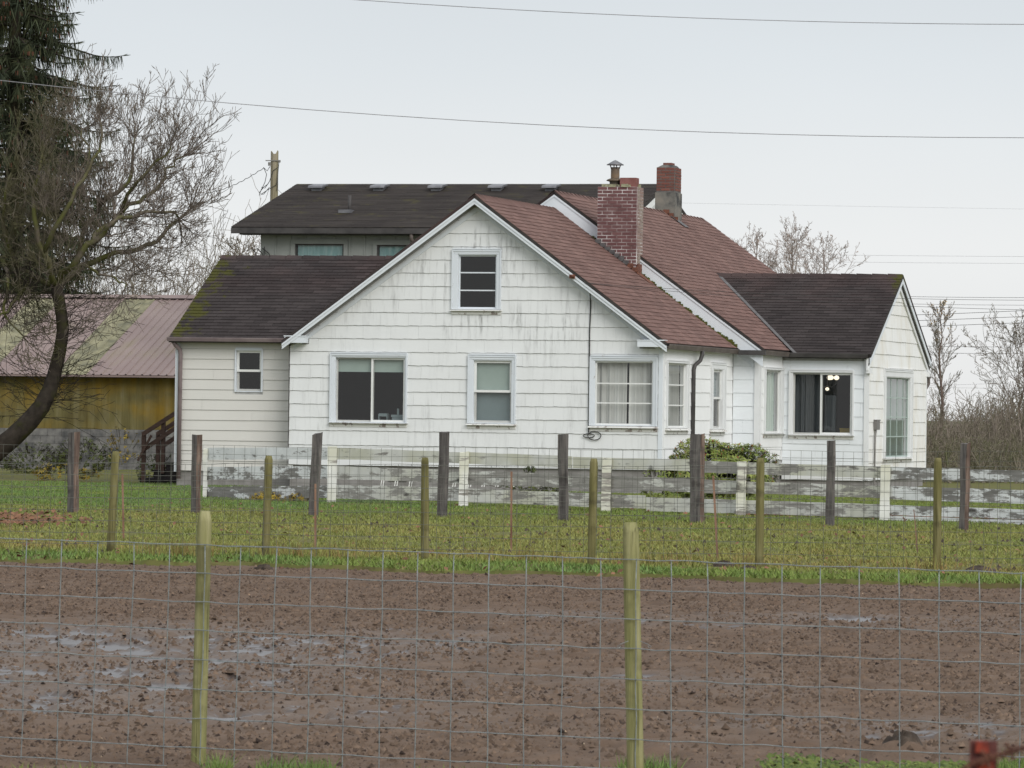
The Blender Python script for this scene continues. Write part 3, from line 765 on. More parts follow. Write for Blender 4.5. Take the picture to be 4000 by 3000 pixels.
# gutters: U-shaped channels
def gutter(p, q, outv, mat, name='gutter', w=.11, h=.10):
    p, q = Vector(p), Vector(q); o = Vector(outv); mb = MB(); up = Vector((0, 0, 1)); t = .012
    prof = [o * 0, o * 0 - up * h, o * (w * .8) - up * h, o * w - up * .02, o * w, o * (w - t) - up * .02, o * (w * .8 - t) - up * (h - t), o * t - up * (h - t), o * t]
    mb.prism([p + k for k in prof], q - p); return mb.build(name, mat, house)
gutter((8.17, -.26, 3.0), (8.17, 6.40, 2.99), X, M_gut)
gutter((8.78, 6.45, 2.98), (8.78, 8.95, 2.97), X, M_gut)
mb = MB(); mb.box((8.28, 6.33, 2.87), (8.88, 6.44, 2.975)); mb.build('gutter', M_gut_dark, house)
gutter((8.86, 9.04, 2.965), (10.66, 9.04, 2.955), (0, -1, 0), M_gut_dark)
gutter((-2.80, .27, 3.06), (-.06, .27, 3.055), (0, -1, 0), M_gut_mauve, w=.10, h=.085)
mb = MB(); mb.box((-2.78, .24, 2.95), (-.02, .45, 2.975)); mb.box((8.7, 9.02, 2.84), (10.6, 9.18, 2.86)); mb.build('soffit', M_gut_dark, house)
mb = MB(); mb.box((8.1, .0, 2.93), (8.17, 6.7, 2.95)); mb.build('soffit', M_trimw, house)
# downspouts
mb = MB(); mb.tube([(8.24, 2.95, 2.92), (8.24, 2.95, 2.82), (8.22, 2.86, 2.70), (8.14, 2.72, 2.60), (8.12, 2.68, 2.50), (8.12, 2.66, .2)], .045, 8); mb.build('downspout', M_gut_dark, house, True)
mb = MB(); mb.tube([(-2.70, .30, 2.98), (-2.66, .33, 2.90), (-2.58, .40, 2.80), (-2.57, .42, 2.70), (-2.58, .42, .05)], .048, 8); mb.build('downspout', M_gut_mauve, house, True)
mb = MB(); mb.tube([(10.60, 16.90, 2.5), (10.60, 16.90, 2.35), (10.55, 16.75, 2.22), (10.52, 16.66, 2.18)], .06, 8); mb.box((10.3, 16.6, 2.48), (10.64, 17.15, 2.60)); mb.box((10.3, 16.58, 2.601), (10.6, 17.0, 2.68)); mb.build('downspout', M_gut, house)
# feed cable on the front wall
mb = MB()
pts = [hw(2262, 1082, -.31), hw(2290, 1110, -.31), hw(2305, 1140, -.03), hw(2307, 1200, -.03), hw(2303, 1300, -.03), hw(2301, 1500, -.03), hw(2299, 1690, -.05)]
mb.tube(pts, .014, 6)
for cx_, rx, ry in ((2322, 26, 17), (2300, 22, 8)):
    mb.tube([hw(cx_ + rx * math.cos(t * .5236), 1702 + ry * math.sin(t * .5236), -.05) for t in range(13)], .010, 5, False)
mb.build('feed_cable', M_cable, house)
c = hw(2235, 1078, -.33); mb = MB(); mb.box((c.x - .06, -.34, c.z - .05), (c.x + .06, -.30, c.z + .03)); mb.tube([(c.x, -.36, c.z), (c.x + .05, -.36, c.z)], .03, 8); mb.build('cable_bracket', M_rust, house)
# electric box and conduit on the wing gable
c = hu(3423, 1660, 10.66); mb = MB(); mb.box((10.635, c.y - .16, c.z - .11), (10.71, c.y + .20, c.z + .10)); mb.box((10.635, c.y - .18, c.z + .101), (10.72, c.y + .22, c.z + .12)); mb.build('electric_box', M_box, house)
mb = MB(); mb.tube([(10.67, c.y - .1, c.z - .11), (10.67, c.y - .18, c.z - .28), (10.67, c.y - .20, c.z - .45), (10.67, c.y - .20, -.1)], .022, 8); mb.build('conduit', M_box, house)

# ------------------------------------------------------------------ chimneys: every brick a piece
def chimney(u0, u1, w0, w1, z0, z1, nf, ns_, rh, front_mat, side_mat, mort, base_z, topmat, gap=.018, zb=None):
    mb = MB(); mb.box((u0 + .006, w0 + .006, base_z), (u1 - .006, w1 - .006, z1 - .004)); c = mb.build('chimney', mort, house)
    z = z1; r = 0
    while z - rh > z0 - .001:
        for axis in 'fs':
            L = (u1 - u0) if axis == 'f' else (w1 - w0); n = nf if axis == 'f' else ns_
            bw = L / n; x = -bw * .5 * (r % 2)
            while x < L - .01:
                a, b = max(x, 0), min(x + bw, L); x += bw
                if b - a < .05: continue
                j = random.uniform(-.003, .003); h0, h1 = z - rh + gap / 2, z - gap / 2
                if axis == 'f':
                    if zb and h1 < zb(u0 + (a + b) / 2, w0): continue
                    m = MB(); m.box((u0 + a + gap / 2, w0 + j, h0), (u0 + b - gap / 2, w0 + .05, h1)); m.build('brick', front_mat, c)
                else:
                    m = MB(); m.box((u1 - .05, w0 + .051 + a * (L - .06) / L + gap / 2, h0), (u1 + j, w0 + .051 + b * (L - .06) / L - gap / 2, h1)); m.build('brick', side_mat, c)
        z -= rh; r += 1
    return c
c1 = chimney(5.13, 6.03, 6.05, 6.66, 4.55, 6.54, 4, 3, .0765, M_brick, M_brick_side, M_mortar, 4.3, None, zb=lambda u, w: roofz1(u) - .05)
mb = MB()
for i in range(60): 
    x, y = random.uniform(5.2, 5.98), random.uniform(6.1, 6.6); r_ = random.uniform(.03, .08)
    mb.box((x - r_, y - r_, 6.53), (x + r_, y + r_, 6.545 + random.uniform(.01, .06)))
mb.build('crown_moss', M_lichen, c1)
mb = MB(); mb.box((5.62, 6.12, 6.53), (5.98, 6.42, 6.74)); mb.build('flue_tile', M_tile, c1)
mb = MB()
def lathe(mb, cx_, cy_, prof, n=14):
    vs = []; fs = []
    for r_, z in prof:
        for k in range(n): vs.append((cx_ + r_ * math.cos(6.2832 * k / n), cy_ + r_ * math.sin(6.2832 * k / n), z))
    for i in range(len(prof) - 1):
        for k in range(n): fs.append((i * n + k, i * n + (k + 1) % n, (i + 1) * n + (k + 1) % n, (i + 1) * n + k))
    return mb.add(vs, fs)
lathe(mb, 5.46, 6.32, [(.20, 6.55), (.19, 6.58), (.125, 6.60), (.125, 6.66), (.20, 6.68), (.17, 6.71), (.10, 6.735)]); mb.build('flue_collar', M_metal_d, c1, True)
mb = MB(); lathe(mb, 5.46, 6.32, [(.098, 6.70), (.098, 6.97), (.09, 6.98), (.085, 6.9)]); mb.build('flue_pipe', noisy('rusty_flue', (.10, .075, .055, 1), (.17, .115, .07, 1), 3, rough=.6, c3=(.09, .085, .085, 1)), c1, True)
mb = MB()
for k in range(4):
    a = k * 1.5708 + .5; mb = MB(); mb.tube([(5.46 + .09 * math.cos(a), 6.32 + .09 * math.sin(a), 6.94), (5.46 + .12 * math.cos(a), 6.32 + .12 * math.sin(a), 7.04)], .012, 5); mb.build('cap_bracket', M_metal_d, c1)
mb = MB(); lathe(mb, 5.46, 6.32, [(.0, 7.14), (.04, 7.125), (.195, 7.035), (.19, 7.025), (.0, 7.08)]); mb.build('flue_cap', M_metal, c1, True)
# stepped flashing at the foot
for i in range(9):
    u = 5.10 + i * .105; z = roofz1(u)
    mb = MB(); mb.box((u, 6.015, z - .03), (u + .13, 6.045, z + .05 + random.uniform(0, .03))); mb.build('flashing', M_lead if i < 7 else M_rust, c1)
mb = MB(); mb.box((6.04, 6.03, roofz1(6.05) - .02), (6.07, 6.5, roofz1(6.05) + .22)); mb.prism([(6.05, 6.0, roofz1(6.05) + .02), (6.35, 6.0, roofz1(6.35) + .02), (6.35, 6.4, roofz1(6.35) + .02), (6.05, 6.4, roofz1(6.05) + .02)], (0, 0, .01)); mb.build('flashing', M_rust, c1)
c2 = chimney(3.86, 4.32, 17.0, 17.72, 6.93, 7.535, 2, 3, .072, M_brick2, M_brick2, M_mortar_d, 6.0, None)
mb = MB(); mb.box((3.84, 16.985, 5.9), (4.335, 17.74, 6.925)); mb.build('cement_base', M_cement, c2)
mb = MB(); mb.prism([(3.87, 17.02, 7.53), (4.31, 17.02, 7.53), (4.21, 17.15, 7.60), (3.98, 17.15, 7.60)], (0, .55, 0)); mb.build('cement_crown', M_cement, c2)
mb = MB(); mb.box((3.99, 17.16, 7.59), (4.20, 17.5, 7.65)); mb.build('flue_tile', M_brick2, c2)
for i in range(5):
    u = 3.86 + i * .11; z = roofz2(u); mb = MB(); mb.box((u - .02, 16.95, z - .06), (u + .12, 16.984, z + .09 - .01 * i)); mb.build('flashing', M_rust, c2)
mb = MB(); mb.prism([(4.25, 16.9, roofz2(4.25) + .03), (4.62, 16.9, roofz2(4.62) + .03), (4.62, 17.3, roofz2(4.62) + .03), (4.25, 17.3, roofz2(4.25) + .03)], (0, 0, .012)); mb.build('flashing', M_lead, c2)
# moss line along the second gable's foot
mb = MB()
for i in range(90):
    u = random.uniform(4.9, 8.2); 
    if 5.0 < u < 6.2 and random.random() < .5: continue
    r_ = random.uniform(.02, .05) * (1.4 if u > 7.9 else 1); z = roofz1(u)
    mb.box((u - r_, 6.34 + random.uniform(0, .06), z - .02), (u + r_, 6.42, z + r_ * .9))
mb.build('roof_moss', M_moss, house, kind='stuff')
# ------------------------------------------------------------------ grey building behind
gb = empty('outbuilding', HM @ Matrix.Translation((0, 23.5, 0)), 'grey two storey building with a dark shingled roof rising behind the white farmhouse', 'building')
GL, GR = -8.30, 1.35
PG = Plane((0, 0, 0), X, Z)
g_w1, g_w2 = (-7.35, 4.3, -6.02, 5.88), (-5.12, 4.3, -3.85, 5.86)
wall_backing('wall', PG, [(GL, -.3), (GR, -.3), (GR, 6.3), (GL, 6.3)], [g_w1, g_w2], M_back, gb)
mb = MB(); mb.box((GL, .125, -.3), (GL + .1, 9, 6.3)); mb.box((GR - .1, .125, -.3), (GR, 9, 6.3)); mb.box((GL, 8.9, -.3), (GR, 9.0, 6.3)); mb.prism([(GR - .05, 0, 6.3), (GR - .05, 9, 6.3), (GR - .05, 4.5, 7.50)], (-.1, 0, 0)); mb.build('wall', M_sash, gb)
mb = MB(); mb.box((GL + .2, .2, 4.0), (GR - .2, 8, 4.05)); mb.box((GL + .2, 2.5, 4.06), (GR - .2, 2.55, 6.2)); mb.build('interior', M_in_dk, gb)
for i, x in enumerate(np.arange(GL + .42, GR, .405)):
    for r in rect_minus((x - .02, 3.6, x + .02, 6.24), [(a - .12, b, c + .12, d + .14) for a, b, c, d in (g_w1, g_w2)]):
        m = MB(); PG.box(m, r[0], r[1], r[2], r[3], .001, .022); m.build('batten', M_back, gb)
for (a, b, c, d) in (g_w1, g_w2):
    m = MB(); PG.box(m, a - .11, d, c + .11, d + .12, .001, .03); PG.box(m, a - .11, b, a, d - .001, .001, .03); PG.box(m, c, b, c + .11, d - .001, .001, .03); w_ = m.build('window', M_back, gb)
    m = MB(); PG.box(m, a, b, a + .045, d, -.1, -.02); PG.box(m, a + .0455, d - .04, c - .0455, d, -.1, -.02); PG.box(m, c - .045, b, c, d, -.1, -.02); m.build('frame', M_gut_dark, w_)
    m = MB(); m.add([PG.p(a, b, -.06), PG.p(c, b, -.06), PG.p(c, d, -.06), PG.p(a, d, -.06)], [(0, 1, 2, 3)]); m.build('pane', M_glass, w_)
    m = MB(); n_ = 28
    vs = []
    for i in range(n_ + 1):
        s_ = a + .03 + (c - a - .06) * i / n_; o_ = -.11 + .012 * math.sin(i * 2.1) + random.uniform(-.006, .006); vs += [PG.p(s_, b, o_), PG.p(s_, d - .02, o_)]
    m.add(vs, [(2 * i, 2 * i + 2, 2 * i + 3, 2 * i + 1) for i in range(n_)]); m.build('film', M_teal, w_, True)
BZ, BS = 7.66, .272
PB = Plane((0, -.5, BZ - 5 * BS), X, (0, 5, 5 * BS)); LB = math.hypot(5, 5 * BS)
roof([(-8.95, -.5, BZ - 5 * BS), (1.5, -.5, BZ - 5 * BS), (1.5, 4.5, BZ), (-8.75, 4.5, BZ)], PB, [(-8.95, 0), (1.5, 0), (1.5, LB), (-8.75, LB)], M_roof_back, gb, .145, .9, 240, th=.10)
roof_slab('roof', [(-8.75, 4.5, BZ), (1.5, 4.5, BZ), (1.5, 9.5, BZ - 5 * BS), (-8.9, 9.5, BZ - 5 * BS)], .1, M_roof_back, gb)
m = MB(); m.box((-8.95, -.53, BZ - 5 * BS - .17), (1.45, -.42, BZ - 5 * BS - .03)); m.build('gutter', M_gut_dark, gb)
m = MB(); m.box((-8.75, -.41, BZ - 5 * BS - .20), (1.4, -.03, BZ - 5 * BS - .13)); m.build('soffit', M_gut_dark, gb)
for sg in (-1, 1):
    m = MB(); e = 4.5 + sg * 5.0; zz = BZ - 5 * BS
    m.prism([(1.44, 4.5, BZ - .10), (1.44, e, zz - .10), (1.44, e, zz - .30), (1.44, 4.5, BZ - .30)], (.045, 0, 0)); m.build('barge_board', M_sash, gb)
for px in (1245, 1486, 1711, 1946, 2156):      # roof vents near the ridge
    c = hw(px, 727, 23.5 + 3.85); u_ = c.x; z_ = BZ - .65 * BS
    m = MB(); m.box((u_ - .13, 3.62, z_ - .10), (u_ + .13, 4.0, z_ + .07))
    m.prism([(u_ - .2, 3.50, z_ + .03), (u_ - .2, 4.08, z_ + .12), (u_ - .2, 4.08, z_ + .16), (u_ - .2, 3.55, z_ + .09)], (.4, 0, 0)); m.build('roof_vent', M_metal, gb)
c = hw(1365, 850, 23.5 + 1.3); m = MB(); zz = BZ - 3.2 * BS; m.tube([(c.x, 1.3, zz - .1), (c.x, 1.3, zz + .42)], .045, 8); m.build('vent_pipe', M_gut_dark, gb, True)
m = MB(); m.box((c.x - .22, 1.0, zz - .06), (c.x + .12, 1.35, zz + .03)); m.build('flashing', M_metal, gb)
m = MB(); m.tube([(-4.06, -.46, 6.15), (-4.06, -.46, 5.98), (-3.96, -.25, 5.82), (-3.85, -.08, 5.72), (-3.85, -.07, .2)], .055, 8); m.build('downspout', M_gut, gb, True)
m = MB()
for k in range(3):
    m.tube([(GL - .15 + .5 * math.sin(t * .45) * (1 - .2 * k) - .1 * k, -.06, 5.35 + .45 * math.cos(t * .45)) for t in range(1, 12)], .014, 5, False)
m.tube([(GL + .1, -.05, 5.05), (GL + .55, -.05, 5.04)], .012, 5); m.tube([(GL + .12, -.05, 5.05), (GL + .12, -.05, 5.8)], .012, 5)
m.build('feed_cable', M_cable, gb)

# ------------------------------------------------------------------ barn at the left
BW = 25.0
barn = empty('barn', HM @ Matrix.Translation((-16, BW, 0)), 'low barn with a faded pink metal roof and mossy board wall above concrete blocks', 'barn')
e0 = hw(170, 1456, BW - .35); e1 = hw(683, 1464, BW - .35); r0_ = hw(300, 1158, BW + 5.3)
zb_ = (e0.z + e1.z) / 2; zr = r0_.z; 
BLs, BRs = -27.0 + 16, -9.7 + 16
SLb = (zr - zb_) / 5.65
s = NT('barn_metal', .55, .35)
cbm = s.ramp(s.noise(.6, 5), [(.3, S(124, 107, 104)), (.7, S(140, 124, 119))])
M_barnroof = s.out(s.mix(s.mrange(s.noise(1.2, 6, (1, .35, .35)), .56, .75, 0, .7), cbm, S(126, 116, 92)))
M_barnclear = noisy('mossy_clear_panel', S(104, 103, 86), S(124, 121, 98), 2.2, c3=S(146, 142, 116))
M_barnwall = None
s = NT('barn_boards', .9, .2); x_ = s.xyz()
yel = s.math('MULTIPLY', s.mrange(s.noise(.75, 4, (1, 1, 1.6)), .42, .66), s.mrange(s.noise(5, 4, (1, 1, .12)), .3, .65, .25, 1))
bb = s.ramp(s.noise(4, 5, (1, 1, .15)), [(.25, S(76, 69, 42)), (.5, S(104, 97, 62)), (.8, S(130, 123, 94))])
bb = s.mix(s.mrange(s.noise(.9, 4, off=(5, 0, 0)), .5, .75, 0, .6), bb, S(72, 60, 32))
bb = s.mix(s.math('MULTIPLY', yel, .72), bb, S(142, 110, 20))
M_barnwall = s.out(s.vary(bb, .04, 'both'))
M_block = noisy('concrete_block', S(76, 76, 76), S(106, 104, 102), 3, vary=.10, c3=S(124, 122, 118), bump=.3)
# wall boards
zblk = hw(450, 1677, BW).z
xb = BLs
while xb < BRs - .05:
    wd_ = .2; m = MB(); m.box((xb + .0015, 0 - random.uniform(0, .005), zblk), (xb + wd_ - .0015, .03, zb_ + .05)); m.build('wall_board', M_barnwall, barn); xb += wd_
m = MB(); m.box((BLs, .031, -.3), (BRs, .2, zb_)); m.box((BRs - .1, .2, -.3), (BRs, 10.6, zb_)); m.box((BLs, 10.5, -.3), (BRs, 10.6, zb_)); m.prism([(BRs - .1, 0, zb_), (BRs - .1, 10.6, zb_), (BRs - .1, 5.3, zr - .06)], (.1, 0, 0)); m.build('wall', M_barnwall, barn)
# block base
zk = zblk - .004; r = 0
while zk > -.2:
    xb = BLs - .2 * (r % 2)
    while xb < BRs:
        a, b = max(xb, BLs), min(xb + .40, BRs); xb += .41
        if b - a > .04: m = MB(); m.box((a, -.05 + random.uniform(-.004, .004), zk - .19), (b, .028, zk)); m.build('concrete_block', M_block, barn)
    zk -= .2; r += 1
m = MB(); m.box((BLs, -.038, -.3), (BRs, .029, zblk - .006)); m.build('mortar', M_mortar_d, barn)
# roof sheets with ribs
def sheet(x0, x1, mat, name):
    m = MB(); n_ = int((x1 - x0) / .23 + .5); pr = []
    for i in range(n_):
        a = x0 + i * .23
        pr += [(a, 0), (a + .165, 0), (a + .185, .028), (a + .21, .028)]
    pr.append((x0 + n_ * .23, 0))
    lo = [Vector((px, -.40, zb_ - .03 + h)) for px, h in pr]; hi = [Vector((px, 5.3, zb_ - .03 + 5.70 * SLb + h)) for px, h in pr]
    k = len(pr); m.add(lo + hi, [(i, i + 1, k + i + 1, k + i) for i in range(k - 1)])
    return m.build(name, mat, barn)
xs_ = BLs - .3
clear_at = [hw(1250 * .4521, 1000 + 400 * .4521, BW + 5).x + 16, hw(340 * .4521, 1000 + 380 * .4521, BW + 5).x + 16]
clear_at.append(clear_at[0] + (clear_at[0] - clear_at[1]) + .6)
while xs_ < BRs + .2:
    isclear = any(abs(xs_ + .46 - c) < .47 for c in clear_at)
    sheet(xs_, xs_ + .92, M_barnclear if isclear else M_barnroof, 'roof_sheet'); xs_ += .92
ztop = zb_ - .03 + 5.70 * SLb
m = MB(); m.prism([(BLs - .3, -.40, zb_ - .045), (BLs - .3, 5.3, ztop - .01), (BLs - .3, 11, zb_ - .045), (BLs - .3, 11, zb_ - .09), (BLs - .3, 5.3, ztop - .07), (BLs - .3, -.40, zb_ - .09)], (BRs - BLs + .5, 0, 0)); m.build('roof', M_barnroof, barn)
xs_ = BLs - .3
while xs_ < BRs + .2:
    m = MB(); m.prism([(xs_ + .012, 5.08, ztop - .03), (xs_ + .012, 5.3, ztop + .07), (xs_ + .012, 5.6, ztop + .02), (xs_ + .012, 5.3, ztop + .05)], (1.82, 0, 0)); m.build('ridge_cap', M_barnroof, barn); xs_ += 1.84
m = MB(); m.box((BLs, -.04, zb_ - .1), (BRs, -.012, zb_ + .02)); m.build('eave_board', M_brownd, barn)

# ------------------------------------------------------------------ back steps with a railing
SW = 2.6
st = empty('wooden_steps', HM @ Matrix.Translation((-2.9, SW, 0)), 'dark wooden back steps with a brown sloping handrail at the left end of the house', 'steps')
def L_(px, py, w=SW): c = hw(px, py, w); return Vector((c.x + 2.9, 0, c.z))
for (x0, y0, x1, y1) in ((545, 1869, 700, 1912), (600, 1837, 715, 1868), (648, 1806, 720, 1836)):
    a, b = L_(x0, y1), L_(x1, y0); z0 = max(a.z, -.14)
    m = MB(); m.box((a.x - .03, -.02, b.z - .045), (b.x, 1.0, b.z)); m.build('tread', M_brownd, st)
    m = MB(); m.box((a.x, .0, z0), (b.x, .98, b.z - .046)); m.build('riser', M_brownd, st)
for yy in (.0, .95):
    for (x0, y0, y1) in ((560, 1697, 1885), (636, 1645, 1850)):
        a, b = L_(x0, y1), L_(x0, y0); m = MB(); m.box((a.x - .04, yy - .04, a.z), (a.x + .04, yy + .04, b.z + .04)); m.build('post', M_brown, st)
    for p_, q_ in (((560, 1697), (700, 1606)), ((566, 1755), (700, 1664))):
        a, b = L_(*p_), L_(*q_); m = MB(); m.bar(Vector((a.x, yy - .055, a.z)), Vector((b.x, yy - .055, b.z)), .04, .09); m.build('rail', M_brown, st)
a, b = L_(545, 1800), L_(598, 1700); m = MB(); m.bar(Vector((a.x, -.11, a.z)), Vector((b.x, -.11, b.z)), .03, .05); m.build('brace', M_brown, st)

# ------------------------------------------------------------------ trees
def mat_bark(name, c1, c2, moss=None, amt=.5):
    s = NT(name, .95, .1); c = s.ramp(s.noise(6, 5), [(.3, c1), (.7, c2)])
    if moss:
        f = s.math('MULTIPLY', s.mrange(s.noise(2.2, 5, off=(2, 0, 0)), .60 - amt * .35, .75 - amt * .25), .9); c = s.mix(f, c, moss)
    return s.out(c)
M_bark = mat_bark('mossy_bark', S(42, 38, 34), S(64, 58, 52), (.040, .042, .012, 1), .3)
s = NT('twig_bark', .95, .1); c = s.ramp(s.noise(6, 5), [(.3, S(92, 84, 78)), (.7, S(126, 116, 106))])
mf = s.math('ADD', s.noise(1.6, 5, off=(2, 0, 0)), s.mrange(s.xyz()[0], .6, 3.6, .16, -.12)); M_twig = s.out(s.mix(s.mrange(mf, .50, .68, 0, .7), c, (.080, .080, .030, 1)))
M_limb = mat_bark('limb_bark', S(78, 70, 62), S(112, 104, 94), (.095, .10, .03, 1), .6)
M_far = mat_bark('far_twig', S(148, 138, 132), S(174, 162, 155))
M_farbrown = mat_bark('thicket_twig', S(112, 103, 94), S(140, 129, 118), (.13, .125, .075, 1), .4)
M_fartrunk = mat_bark('far_trunk', S(92, 80, 72), S(118, 104, 96))

class Segs:
    def __init__(s): s.a = []; s.b = []; s.r = []; s.q = []
    def add(s, p, q, r0, r1): s.a.append(tuple(p)); s.b.append(tuple(q)); s.r.append(r0); s.q.append(r1)
    def build(s, name, mat, parent=None, **t): return segs_mesh(name, s.a, s.b, s.r, s.q, mat, parent, **t)

def branch(S_, p, d, L, r, lev, P):
    """recursive limb: P = dict of per-level settings"""
    n = P['n'][lev]; step = L / n; pts = [p.copy()]; rr = r; d = d.normalized()
    rmin = P['rmin']
    for i in range(n):
        d = (d + Vector((random.gauss(0, 1), random.gauss(0, 1), random.gauss(0, 1))) * P['wob'][lev] + Vector((0, 0, P['up'][lev]))).normalized()
        q = p + d * step; r1 = max(r * (1 - (i + 1) / n * P['tap']), rmin)
        S_.add(p, q, rr, r1); p = q; rr = r1; pts.append(p.copy())
        if lev + 1 < len(P['n']) and i >= P['first'][lev]:
            for k in range(P['kids'][lev]):
                if random.random() > P['prob'][lev]: continue
                ax = d.cross(Vector((random.gauss(0, 1), random.gauss(0, 1), random.gauss(0, 1)))).normalized()
                nd = (Matrix.Rotation(random.uniform(*P['ang']), 3, ax) @ d)
                nd.y *= P.get('flat', 1)
                branch(S_, p - d * step * random.random(), nd, L * P['ratio'][lev] * random.uniform(.6, 1.15) * (1 - .35 * i / n), max(rr * .62, rmin), lev + 1, P)
    if P.get('bud') and lev >= len(P['n']) - 3 + (len(P['n']) < 4):
        S_.add(p, p + d * P['bud'] * random.uniform(.7, 1.5), rmin * 1.45, rmin * .8)

# --- the leaning mossy tree in front of the barn
TY = 111.0
tree = empty('leaning_tree', at(-40, 1790, TY), 'leaning mossy bare tree with a wide crown in front of the pink roofed barn', 'tree')
org = tree.location.copy()
def tp(x, y, dy=0): return at(x * 1.8083, y * 1.8083, TY + dy) - org          # display pixels
def zpt(x, y, dy=0): return at(x / 2.011, 600 + y / 2.011, TY + dy) - org
trunk = [tp(-40, 1015), tp(-10, 975), tp(28, 945), tp(62, 912), tp(90, 878), tp(106, 845), tp(117, 810), tp(129, 760), tp(136, 715), tp(133, 680), tp(127, 645), tp(120, 612)]
tr_r = [.26, .25, .235, .225, .205, .18, .165, .15, .145, .14, .14, .13]
m = MB(); m.tube(trunk, tr_r, 10)
limbs = [
 ([tp(122, 625), zpt(560, 960, .2), zpt(640, 880, .4), zpt(800, 820, .5), zpt(1000, 775, .6), zpt(1150, 715, .8), zpt(1280, 640, 1.0), zpt(1400, 520, 1.1), zpt(1500, 430, 1.2)], .085),
 ([tp(124, 615), zpt(560, 900, -.4), zpt(640, 780, -.6), zpt(740, 690, -.7), zpt(830, 590, -.8), zpt(900, 535, -.8), zpt(1050, 500, -.7), zpt(1150, 455, -.6), zpt(1280, 462, -.4), zpt(1400, 500, -.3)], .085),
 ([zpt(740, 690, -.7), zpt(830, 570, -.3), zpt(940, 480, 0), zpt(1100, 380, .2), zpt(1200, 305, .4), zpt(1300, 185, .5), zpt(1370, 100, .6), zpt(1440, 20, .6)], .07),
 ([zpt(780, 410, .6), zpt(920, 310, .8), zpt(1015, 220, .9), zpt(1040, 90, 1.0), zpt(1045, -40, 1.1), zpt(1060, -120, 1.2)], .06),
 ([zpt(560, 960, .2), zpt(640, 700, 1.0), zpt(700, 520, 1.1), zpt(780, 410, .6)], .075),
 ([zpt(950, 470, 0), zpt(1000, 320, -.4), zpt(1080, 220, -.6), zpt(1190, 100, -.7), zpt(1300, 20, -.7), zpt(1340, -60, -.7)], .05),
 ([tp(120, 614), zpt(400, 950, -.5), zpt(340, 780, -.8), zpt(290, 600, -1), zpt(265, 420, -1), zpt(270, 250, -.9), zpt(320, 80, -.8), zpt(360, -80, -.6)], .08),
 ([zpt(340, 780, -.8), zpt(420, 600, -1.2), zpt(520, 440, -1.3), zpt(600, 260, -1.3), zpt(700, 120, -1.2), zpt(780, -20, -1.1), zpt(800, -150, -1), zpt(780, -260, -1)], .06),
 ([zpt(600, 260, -1.3), zpt(690, 90, -1), zpt(700, -60, -.9), zpt(640, -180, -.8)], .04),
 ([tp(122, 618), zpt(260, 960, .4), zpt(140, 900, .6), zpt(20, 840, .7), zpt(-120, 820, .8)], .08),
 ([zpt(140, 900, .6), zpt(60, 700, .2), zpt(20, 520, 0), zpt(40, 330, -.2), zpt(90, 150, -.3)], .06),
 ([zpt(640, 880, .4), zpt(710, 900, -.3), zpt(770, 950, -.5), zpt(900, 970, -.6), zpt(960, 1010, -.7), zpt(980, 1060, -.7)], .04),
 ([zpt(20, 840, .7), zpt(60, 1000, -.2), zpt(30, 1180, -.4), zpt(80, 1330, -.5), zpt(180, 1430, -.5)], .05),
 ([zpt(260, 960, .4), zpt(130, 1140, -.3), zpt(60, 1250, -.6), zpt(-40, 1290, -.7)], .045),
]
thick = MB(); tw = Segs()
PL = dict(n=[6, 5, 4, 3], wob=[.11, .14, .18, .18], up=[.08, .09, .10, .06], tap=.75, first=[0, 0, 0, 0], kids=[2, 1, 1, 0], prob=[.42, .58, .30, 0], ang=(.35, .80), ratio=[.66, .64, .62, .5], rmin=.0050, flat=.85, bud=.055)
cw = Vector((0, 0, 0))
for pts, r0 in limbs:
    n_ = len(pts); fine = []
    for i in range(n_ - 1):       # wobble the limb a little
        a, b = pts[i], pts[i + 1]
        fine += [a, a.lerp(b, .5) + Vector((random.gauss(0, .05), random.gauss(0, .05), random.gauss(0, .05)))]
    fine.append(pts[-1]); k = len(fine)
    rs = [r0 * (1 - .72 * i / k) for i in range(k)]
    thick.tube(fine, rs, 7)
    for i in range(1, k - 1):
        d = (fine[i + 1] - fine[i - 1]).normalized()
        for _ in range(2):
            if random.random() < (.55 if fine[i].x < 2.4 else .25): continue
            ax = d.cross(Vector((random.gauss(0, 1), random.gauss(0, 1), random.gauss(0, 1)))).normalized()
            nd = Matrix.Rotation(random.uniform(.5, 1.3), 3, ax) @ d; nd.z = nd.z * .8 + .18
            branch(tw, fine[i].lerp(fine[i + 1], random.random()), nd, random.uniform(.7, 1.55), rs[i] * random.uniform(.22, .38), 0, PL)
    d = (fine[-1] - fine[-2]).normalized()
    for _ in range(5): branch(tw, fine[-1], d + Vector((random.gauss(0, .35), random.gauss(0, .3), random.gauss(0, .35))), random.uniform(.8, 1.4), rs[-1] * .7, 0, PL)
suck = Segs()
PS = dict(n=[6, 4], wob=[.13, .2], up=[.03, .03], tap=.8, first=[1, 0], kids=[2, 1], prob=[.5, 0], ang=(.4, 1.0), ratio=[.45, .5], rmin=.005, flat=.9)
for i in range(100):               # thin shoots off the trunk
    t = random.uniform(3.2, 10.8); k = int(t); p = trunk[k].lerp(trunk[k + 1], t - k)
    sgn = 1 if random.random() < .62 else -1
    branch(suck, p, Vector((sgn * random.uniform(.5, 1.0), random.uniform(-.7, .5), random.uniform(-.25, .85))), random.uniform(.5, 1.9) , .010, 0, PS)
for i in range(70):                # mossy hanging shoots at the left
    p = zpt(random.uniform(-100, 330), random.uniform(820, 1150), random.uniform(-.6, .6))
    branch(suck, p, Vector((random.uniform(-.4, .5), random.uniform(-.3, .3), random.uniform(-1, -.2))), random.uniform(.5, 1.7), .012, 0, PS)
